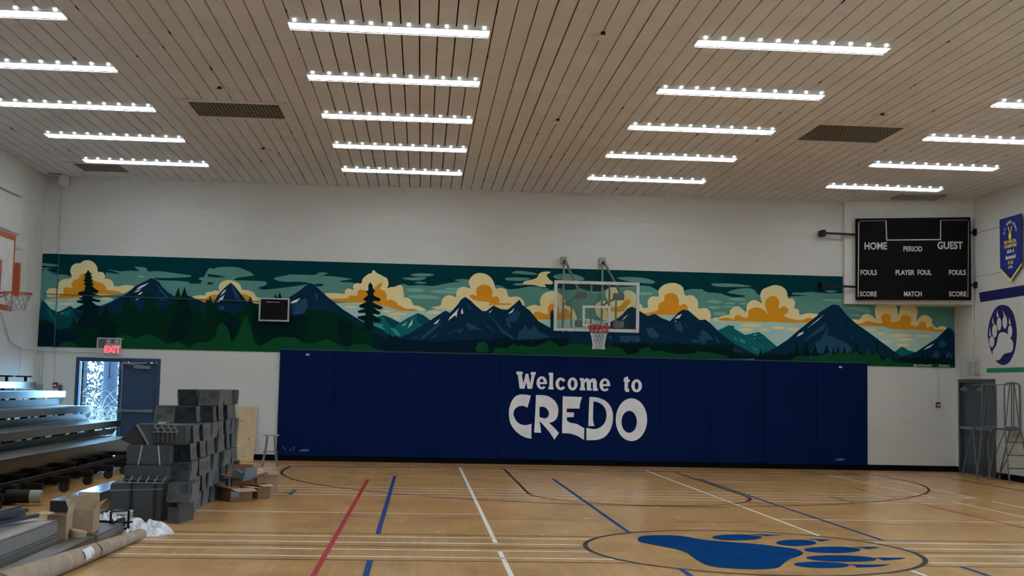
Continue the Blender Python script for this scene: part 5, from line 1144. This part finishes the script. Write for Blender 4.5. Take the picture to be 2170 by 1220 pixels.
def loose_bars(n, cx, cy, z, L, ang, m, lab, seed, spread=.12, name='plastic_rail', cat='rail'):
    q = random.Random(seed)
    for i in range(n):
        a = rad(ang+q.uniform(-12, 12)); d = Vector((math.sin(a), math.cos(a), 0))*L*q.uniform(.35, .5); c = Vector((cx+q.uniform(-spread, spread), cy+q.uniform(-.15, .15), z+.025+i*.022))
        b = MB(); b.bar(c-d, c+d+Vector((0, 0, q.uniform(0, .03))), .055, .03); b.bar(c-d+Vector((0, 0, .02)), c+d+Vector((0, 0, .03)), .03, .02)
        tag(b.build(name, m), lab, cat, lab+' group')
loose_bars(6, -3.95, 11.75, .318, 1.0, 12, mat('dark_slate_plastic', (.035, .045, .06), .4), 'dark slate plastic rail lying on the stacked aluminium planks', 5, .16)
loose_bars(4, -3.82, 15.0, .0, .8, 20, mat('dull_grey_rail', (.22, .24, .24), .45), 'grey metal rail on the floor beside the big strapped module', 8, .10, 'metal_rail')
# black seat stand tangled in film
r = empty('metal_stand', (-3.35, 14.1, 0), 'small black metal stand amid crumpled white film', 'metal stand')
m = MB()
for a, b in [((-3.42, 13.95, 0), (-3.42, 13.95, .24)), ((-3.42, 13.95, .24), (-3.26, 14.1, .24)), ((-3.26, 14.1, .24), (-3.26, 14.1, .02)), ((-3.52, 13.95, .08), (-3.2, 14.05, .12)), ((-3.40, 13.85, .03), (-3.20, 14.2, .05)), ((-3.42, 13.95, .16), (-3.3, 13.8, .05))]: m.bar(a, b, .022)
m.build('bar_frame', BLACKM, r)
m = MB(); m.cbox(-3.62, -3.36, 14.02, 14.4, .0, .13, .01); tag(m.build('black_tray', BLACKM), 'flat black plastic tray right of the open carton', 'tray')
def film(name, cx, cy, z, w_, d_, h_, seed, label, rot=0, m=PLASTIC_BAG):
    q = random.Random(seed); N = 22; ph = [q.uniform(0, 6.3) for _ in range(8)]; mb = MB(); vs = []
    c, s_ = math.cos(rad(rot)), math.sin(rad(rot))
    for i in range(N+1):
        for j in range(N+1):
            u, v = i/N-.5, j/N-.5; rr = 1-.25*math.sin(5*u+ph[0])*math.cos(4*v+ph[1])
            hh = abs(math.sin(7*u+ph[2]+2*math.sin(5*v+ph[3])))*abs(math.cos(6*v+ph[4]+2*math.sin(6*u+ph[5])))
            e = max(0, 1-(abs(2*u))**3)*max(0, 1-(abs(2*v))**3)
            x, y = u*w_*rr, v*d_*rr; vs.append((cx+x*c-y*s_, cy+x*s_+y*c, z+.004+h_*hh*e))
    mb.add(vs, [(i*(N+1)+j, i*(N+1)+j+1, (i+1)*(N+1)+j+1, (i+1)*(N+1)+j) for i in range(N) for j in range(N)])
    o = tag(mb.build(name, m), label, 'plastic film'); md = o.modifiers.new('thickness', 'SOLIDIFY'); md.thickness = .002
film('plastic_film', -3.12, 14.35, 0, .55, .9, .13, 1, 'crumpled white plastic film on the floor in front of the pile', 20)
film('plastic_film', -3.50, 14.2, .13, .22, .35, .09, 2, 'white plastic film heaped on the flat black tray')
film('plastic_film', -3.10, 13.85, 0, .28, .40, .13, 3, 'white plastic film behind the end of the paper roll')
film('plastic_film', -2.93, 13.85, 0, .16, .35, .06, 4, 'small looped strip of white film past the paper roll end')
film('plastic_film', -4.10, 11.35, .315, .18, .4, .05, 5, 'white and green wrapper lying on the upper plank end', m=PLASTIC_BAG)
m = MB(); m.cbox(-3.66, -3.40, 14.62, 15.05, .0, .05, .02)
for k in range(3): m.cbox(-3.65, -3.41, 14.63, 15.03, .055+k*.035, .083+k*.035, .012)
tag(m.build('white_pad_stack', mat('pale_foam', (.52, .55, .54), .7)), 'stack of pale foam strips behind the white film', 'foam strips')
# paper-wrapped roll
def roll():
    r = empty('paper_roll', (-3.05, 11.5, 0), 'long roll wrapped in brown kraft paper lying on the floor', 'paper roll')
    A = Vector((-3.20, 9.7, .1)); B = Vector((-2.97, 13.50, .062)); n = 90; pts = []; rsz = []; q = random.Random(4)
    for i in range(n+1):
        t = i/n; p = A.lerp(B, t); rr = .106-.052*t; tear = (t > .80); rr += q.uniform(-.002, .002)+(q.uniform(-.010, .006) if tear else 0); p.z = rr+.002
        pts.append(p); rsz.append(rr)
    m = MB(); m.tube(pts, rsz, 26); o = m.build('wrapped_tube', PAPER, r)
    def band(t, wd, m_, nm, extra=.004):
        p = A.lerp(B, t); rr = .106-.052*t+extra; p.z = rr-extra+.002; d = (B-A).normalized(); b = MB(); b.tube([p-d*wd/2, p+d*wd/2], rr, 26, caps=False); o = b.build(nm, m_, r)
    for t in (.36, .66, .77): band(t, .018, mat('pale_tape', (.52, .46, .37), .5), 'tape_band')
    band(.585, .02, mat('dark_band', (.03, .025, .02), .6), 'dark_strap')
    lab = MB(); p = A.lerp(B, .49); rr = .106-.052*.49+.004; vs = []
    for i in range(9):
        a = rad(-15+75*i/8)
        for yy in (-.15, .15): vs.append((p.x+rr*math.cos(a), p.y+yy, rr-.002+rr*math.sin(a)))
    lab.add(vs, [(2*i, 2*i+1, 2*i+3, 2*i+2) for i in range(8)]); lab.build('shipping_label', mat('label_white', (.72, .73, .73), .6), r)
    q2 = random.Random(9)
    for k in range(9):
        t = .80+.02*k; p = A.lerp(B, t); rr = .106-.052*t; a = rad(q2.uniform(20, 130)); c = Vector((p.x+rr*math.cos(a), p.y, rr+rr*math.sin(a)))
        f = MB(); u = Vector((q2.uniform(-.04, .04), q2.uniform(-.05, .05), q2.uniform(.0, .04))); v = Vector((q2.uniform(-.05, .05), q2.uniform(-.05, .05), q2.uniform(-.01, .03)))
        f.add([c, c+u, c+u+v, c+v*.6+Vector((0, 0, .01))], [(0, 1, 2, 3)]); f.build('torn_paper', mat('torn_kraft', (.20, .15, .10), .9), r)
roll()

# ------------------------------------------------------------------ plywood, stool
r = empty('plywood_sheet', (-3.84, 27.0, 0), 'narrow plywood sheet leaning on the wall behind the seat pile', 'plywood')
m = MB(); m.add([(-4.055, 26.93, .0), (-3.615, 26.93, .0), (-3.60, 27.24, 1.17), (-4.03, 27.24, 1.17), (-4.055, 26.95, .0), (-3.615, 26.95, .0), (-3.60, 27.26, 1.17), (-4.03, 27.26, 1.17)], [(0,1,2,3),(7,6,5,4),(0,4,5,1),(1,5,6,2),(2,6,7,3),(3,7,4,0)]); m.build('board', PLYW, r)
m = MB()
for x, z in ((-3.93, .86), (-3.75, .47), (-4.02, .42), (-3.80, .10)):
    yy = 26.93+.31*z/1.17-.002; m.poly([(x+.014*math.cos(k), yy, z+.018*math.sin(k)) for k in (i*math.pi/5 for i in range(10))])
m.build('knot', mat('dark_knot', (.05, .03, .02), .8), r)
def stool():
    x, y, h = -3.03, 25.1, .66
    r = empty('stool', (x, y, 0), 'round wooden-seat metal stool standing by the left end of the wall pads', 'stool')
    MB().tube([(x, y, h-.03), (x, y, h-.022), (x, y, h-.008), (x, y, h)], [.155, .17, .17, .16], 28).build('seat', mat('pale_wood_seat', (.42, .37, .29), .5), r)
    for k in range(4):
        a = rad(45+90*k); c_, s_ = math.cos(a), math.sin(a)
        m = MB(); m.tube([(x+.105*c_, y+.105*s_, h-.03), (x+.12*c_, y+.12*s_, h-.2), (x+.17*c_, y+.17*s_, .22), (x+.22*c_, y+.22*s_, .0)], .0125, 8); m.build('leg', GALV, r)
    for z, rr in ((.31, .155),):
        m = MB(); m.tube([(x+rr*math.cos(t), y+rr*math.sin(t), z) for t in (2*math.pi*i/24 for i in range(24))], .008, 6, closed=True); m.build('foot_ring', GALV, r)
stool()

# ------------------------------------------------------------------ rolling ladders
def ladder(cx, py, dirn, label, footy, rear, px0, px1, feet):
    """platform at 1.12 m with hoop handrails; ladder side runs to footy"""
    r = empty('rolling_ladder', (cx, py, 0), label, 'rolling ladder'); m_ = STEELG; zt_ = 1.10; x0, x1 = px0, px1; d = .21; f0, f1 = feet
    m = MB(); m.cbox(x0, x1, py-d, py+d, zt_-.04, zt_, .006); m.box(x0, x1, py-d-.012, py-d, zt_-.05, zt_+.04); m.build('platform', m_, r)
    for xx, fx in ((x0, f0), (x1, f1)):
        m = MB(); m.tube([(xx, py-dirn*d, zt_), (fx, footy, .07)], .017, 8); m.build('side_rail', m_, r)
    for k in range(1, 4):
        t = k/4+.02; y = py-dirn*d+(footy-(py-dirn*d))*t; z = zt_+(.07-zt_)*t
        a_, b_ = x0+(f0-x0)*t, x1+(f1-x1)*t; m = MB(); m.cbox(a_, b_, y-.05, y+.05, z-.012, z+.008, .004); m.build('step', m_, r)
    for xx, fx in ((x0, rear[0]), (x1, rear[1])):
        m = MB(); m.tube([(xx, py+dirn*d, zt_), (fx, rear[2], .07)], .016, 8); m.build('rear_leg', m_, r)
        m = MB(); m.tube([(xx, py-dirn*d, zt_-.05), (fx, rear[2], .10)], .011, 6); m.build('brace', m_, r)
    for yy in (py-d,):
        m = MB(); zz = zt_+.93; m.tube([(x0, yy, zt_), (x0, yy, zz-.07), (x0+.02, yy, zz-.02), (x0+.07, yy, zz), (x1-.07, yy, zz), (x1-.02, yy, zz-.02), (x1, yy, zz-.07), (x1, yy, zt_)], .016, 8)
        m.build('handrail', m_, r)
    m = MB(); mid = (x0+x1)/2
    m.tube([(mid-.02, py-d, zt_), (mid-.01, py-d, zt_+.96)], .013, 6); m.tube([(mid+.03, py-d, zt_), (mid+.035, py-d, zt_+.96)], .013, 6); m.tube([(x0+.02, py-d, zt_+.05), (mid-.05, py-d, zt_+.90)], .012, 6); m.tube([(x1-.02, py-d, zt_+.05), (mid+.05, py-d, zt_+.90)], .012, 6)
    m.build('rail_brace', m_, r)
    for x, y in ((f0, footy), (f1, footy), (rear[0], rear[2]), (rear[1], rear[2])):
        m = MB(); m.cyl((x-.012, y, .034), .034, .024, 0, 14); m.bar((x, y, .03), (x, y, .09), .02); m.build('caster', mat('caster_grey', (.20, .18, .16), .5), r)
ladder(12.0, 25.05, -1, 'blue-grey rolling ladder standing in front of the right-hand door', 25.75, (11.71, 11.98, 24.78), 11.86, 12.17, (11.84, 12.27))
ladder(12.2, 24.38, 1, 'blue-grey rolling ladder against the white wall, right of its twin', 23.72, (12.05, 12.3, 25.0), 12.02, 12.35, (11.88, 12.33))
m = MB(); m.bar((11.67, 24.86, 1.995), (12.24, 24.16, 1.995), .018); tag(m.build('tie_bar', STEELG), 'thin bar laid across the tops of both rolling ladders', 'bar')

# ------------------------------------------------------------------ outside the open door
mb = MB(); mb.box(-60, 90, -60, 90, -.35, -.22); tag(struct('ground', mb, mat('frosty_ground', (.05, .055, .06), .9, var=.25, scale=3)), None)
BARK = mat('pale_bark', (.012, .018, .03), .9, var=.3, scale=8); TWIG = mat('frosted_twigs', (.12, .125, .12), .8, var=.2); TWIGD = mat('dark_twigs', (.010, .018, .022), .8, var=.3)
q = random.Random(21)
def trunk(x, y, rr, lab):
    m = MB(); m.tube([(x+.05*math.sin(i), y, -.1+i*1.1) for i in range(9)], [rr*(1-.05*i) for i in range(9)], 12); r = empty('tree', (x, y, 0), lab, 'tree'); m.build('trunk', BARK, r)
    b = MB()
    for k in range(10):
        z = 1+k*.6; a = q.uniform(0, 6.28); p = Vector((x, y, z)); pts = [p]
        for j in range(4): p = p+Vector((math.cos(a)*.5, math.sin(a)*.5, .22+q.uniform(-.2, .3))); pts.append(p)
        b.tube(pts, [.04, .03, .02, .014, .008], 5)
    b.build('branch', BARK, r)
trunk(-8.45, 33.5, .22, 'thick tree trunk seen through the open exit door'); trunk(-8.15, 35.5, .14, 'slimmer tree trunk right of the thick one outside the door'); trunk(-9.9, 36.0, .18, 'tree trunk farthest left outside the door')
for nm, m_, n, sd, lab, th in (('frosted_brush', TWIG, 420, 1, 'tangle of pale frosted brush outside the open door', .011), ('dark_brush', TWIGD, 300, 2, 'darker undergrowth behind the frosted brush outside the door', .014)):
    q = random.Random(sd); b = MB()
    for k in range(n):
        y = q.uniform(29.6, 33) if sd == 1 else q.uniform(33, 37.5); x = -7.085*y/27.3+q.uniform(-1.6, 1.6); top = q.random()**1.6*(1.7 if sd == 1 else 3.4)
        p = Vector((x, y, q.uniform(-.05, .5)+top*.3)); a = q.uniform(0, 6.28); e = q.uniform(-.3, 1.3); pts = [p]; L = q.uniform(.10, .22)
        for j in range(6): p = p+Vector((math.cos(a)*math.cos(e), math.sin(a)*math.cos(e), math.sin(e)))*L; e -= q.uniform(0, .5); a += q.uniform(-.4, .4); pts.append(p)
        b.tube(pts, [th, th*.9, th*.8, th*.6, th*.5, th*.3, th*.2], 4)
        if sd == 2:
            for j in range(8):
                c = Vector((x+q.uniform(-.4, .4), y, q.uniform(0, 3.6))); s_ = q.uniform(.03, .08); b.add([c, c+Vector((s_, 0, s_*.4)), c+Vector((s_*.3, 0, s_*1.4))], [(0, 1, 2)])
    tag(b.build(nm, m_, fixn=False), lab, 'brush', kind='stuff')
# dense wood edge far behind
b = MB(); q = random.Random(5)
for k in range(5200):
    y = q.uniform(38, 41); x = -7.085*y/27.3+q.uniform(-3.5, 3.5); z = q.uniform(0, 6.5)**1.0; s_ = q.uniform(.05, .16); a = q.uniform(0, 6.28)
    c = Vector((x, y, z)); b.add([c, c+Vector((s_*math.cos(a), s_*.3, s_*math.sin(a))), c+Vector((-s_*math.sin(a), 0, s_*math.cos(a)))], [(0, 1, 2)])
tag(b.build('hedge_foliage', mat('bluish_foliage', (.018, .033, .042), .8, var=.4, scale=3), fixn=False), 'leafy wood edge far behind the brush outside the door', 'foliage', kind='stuff')
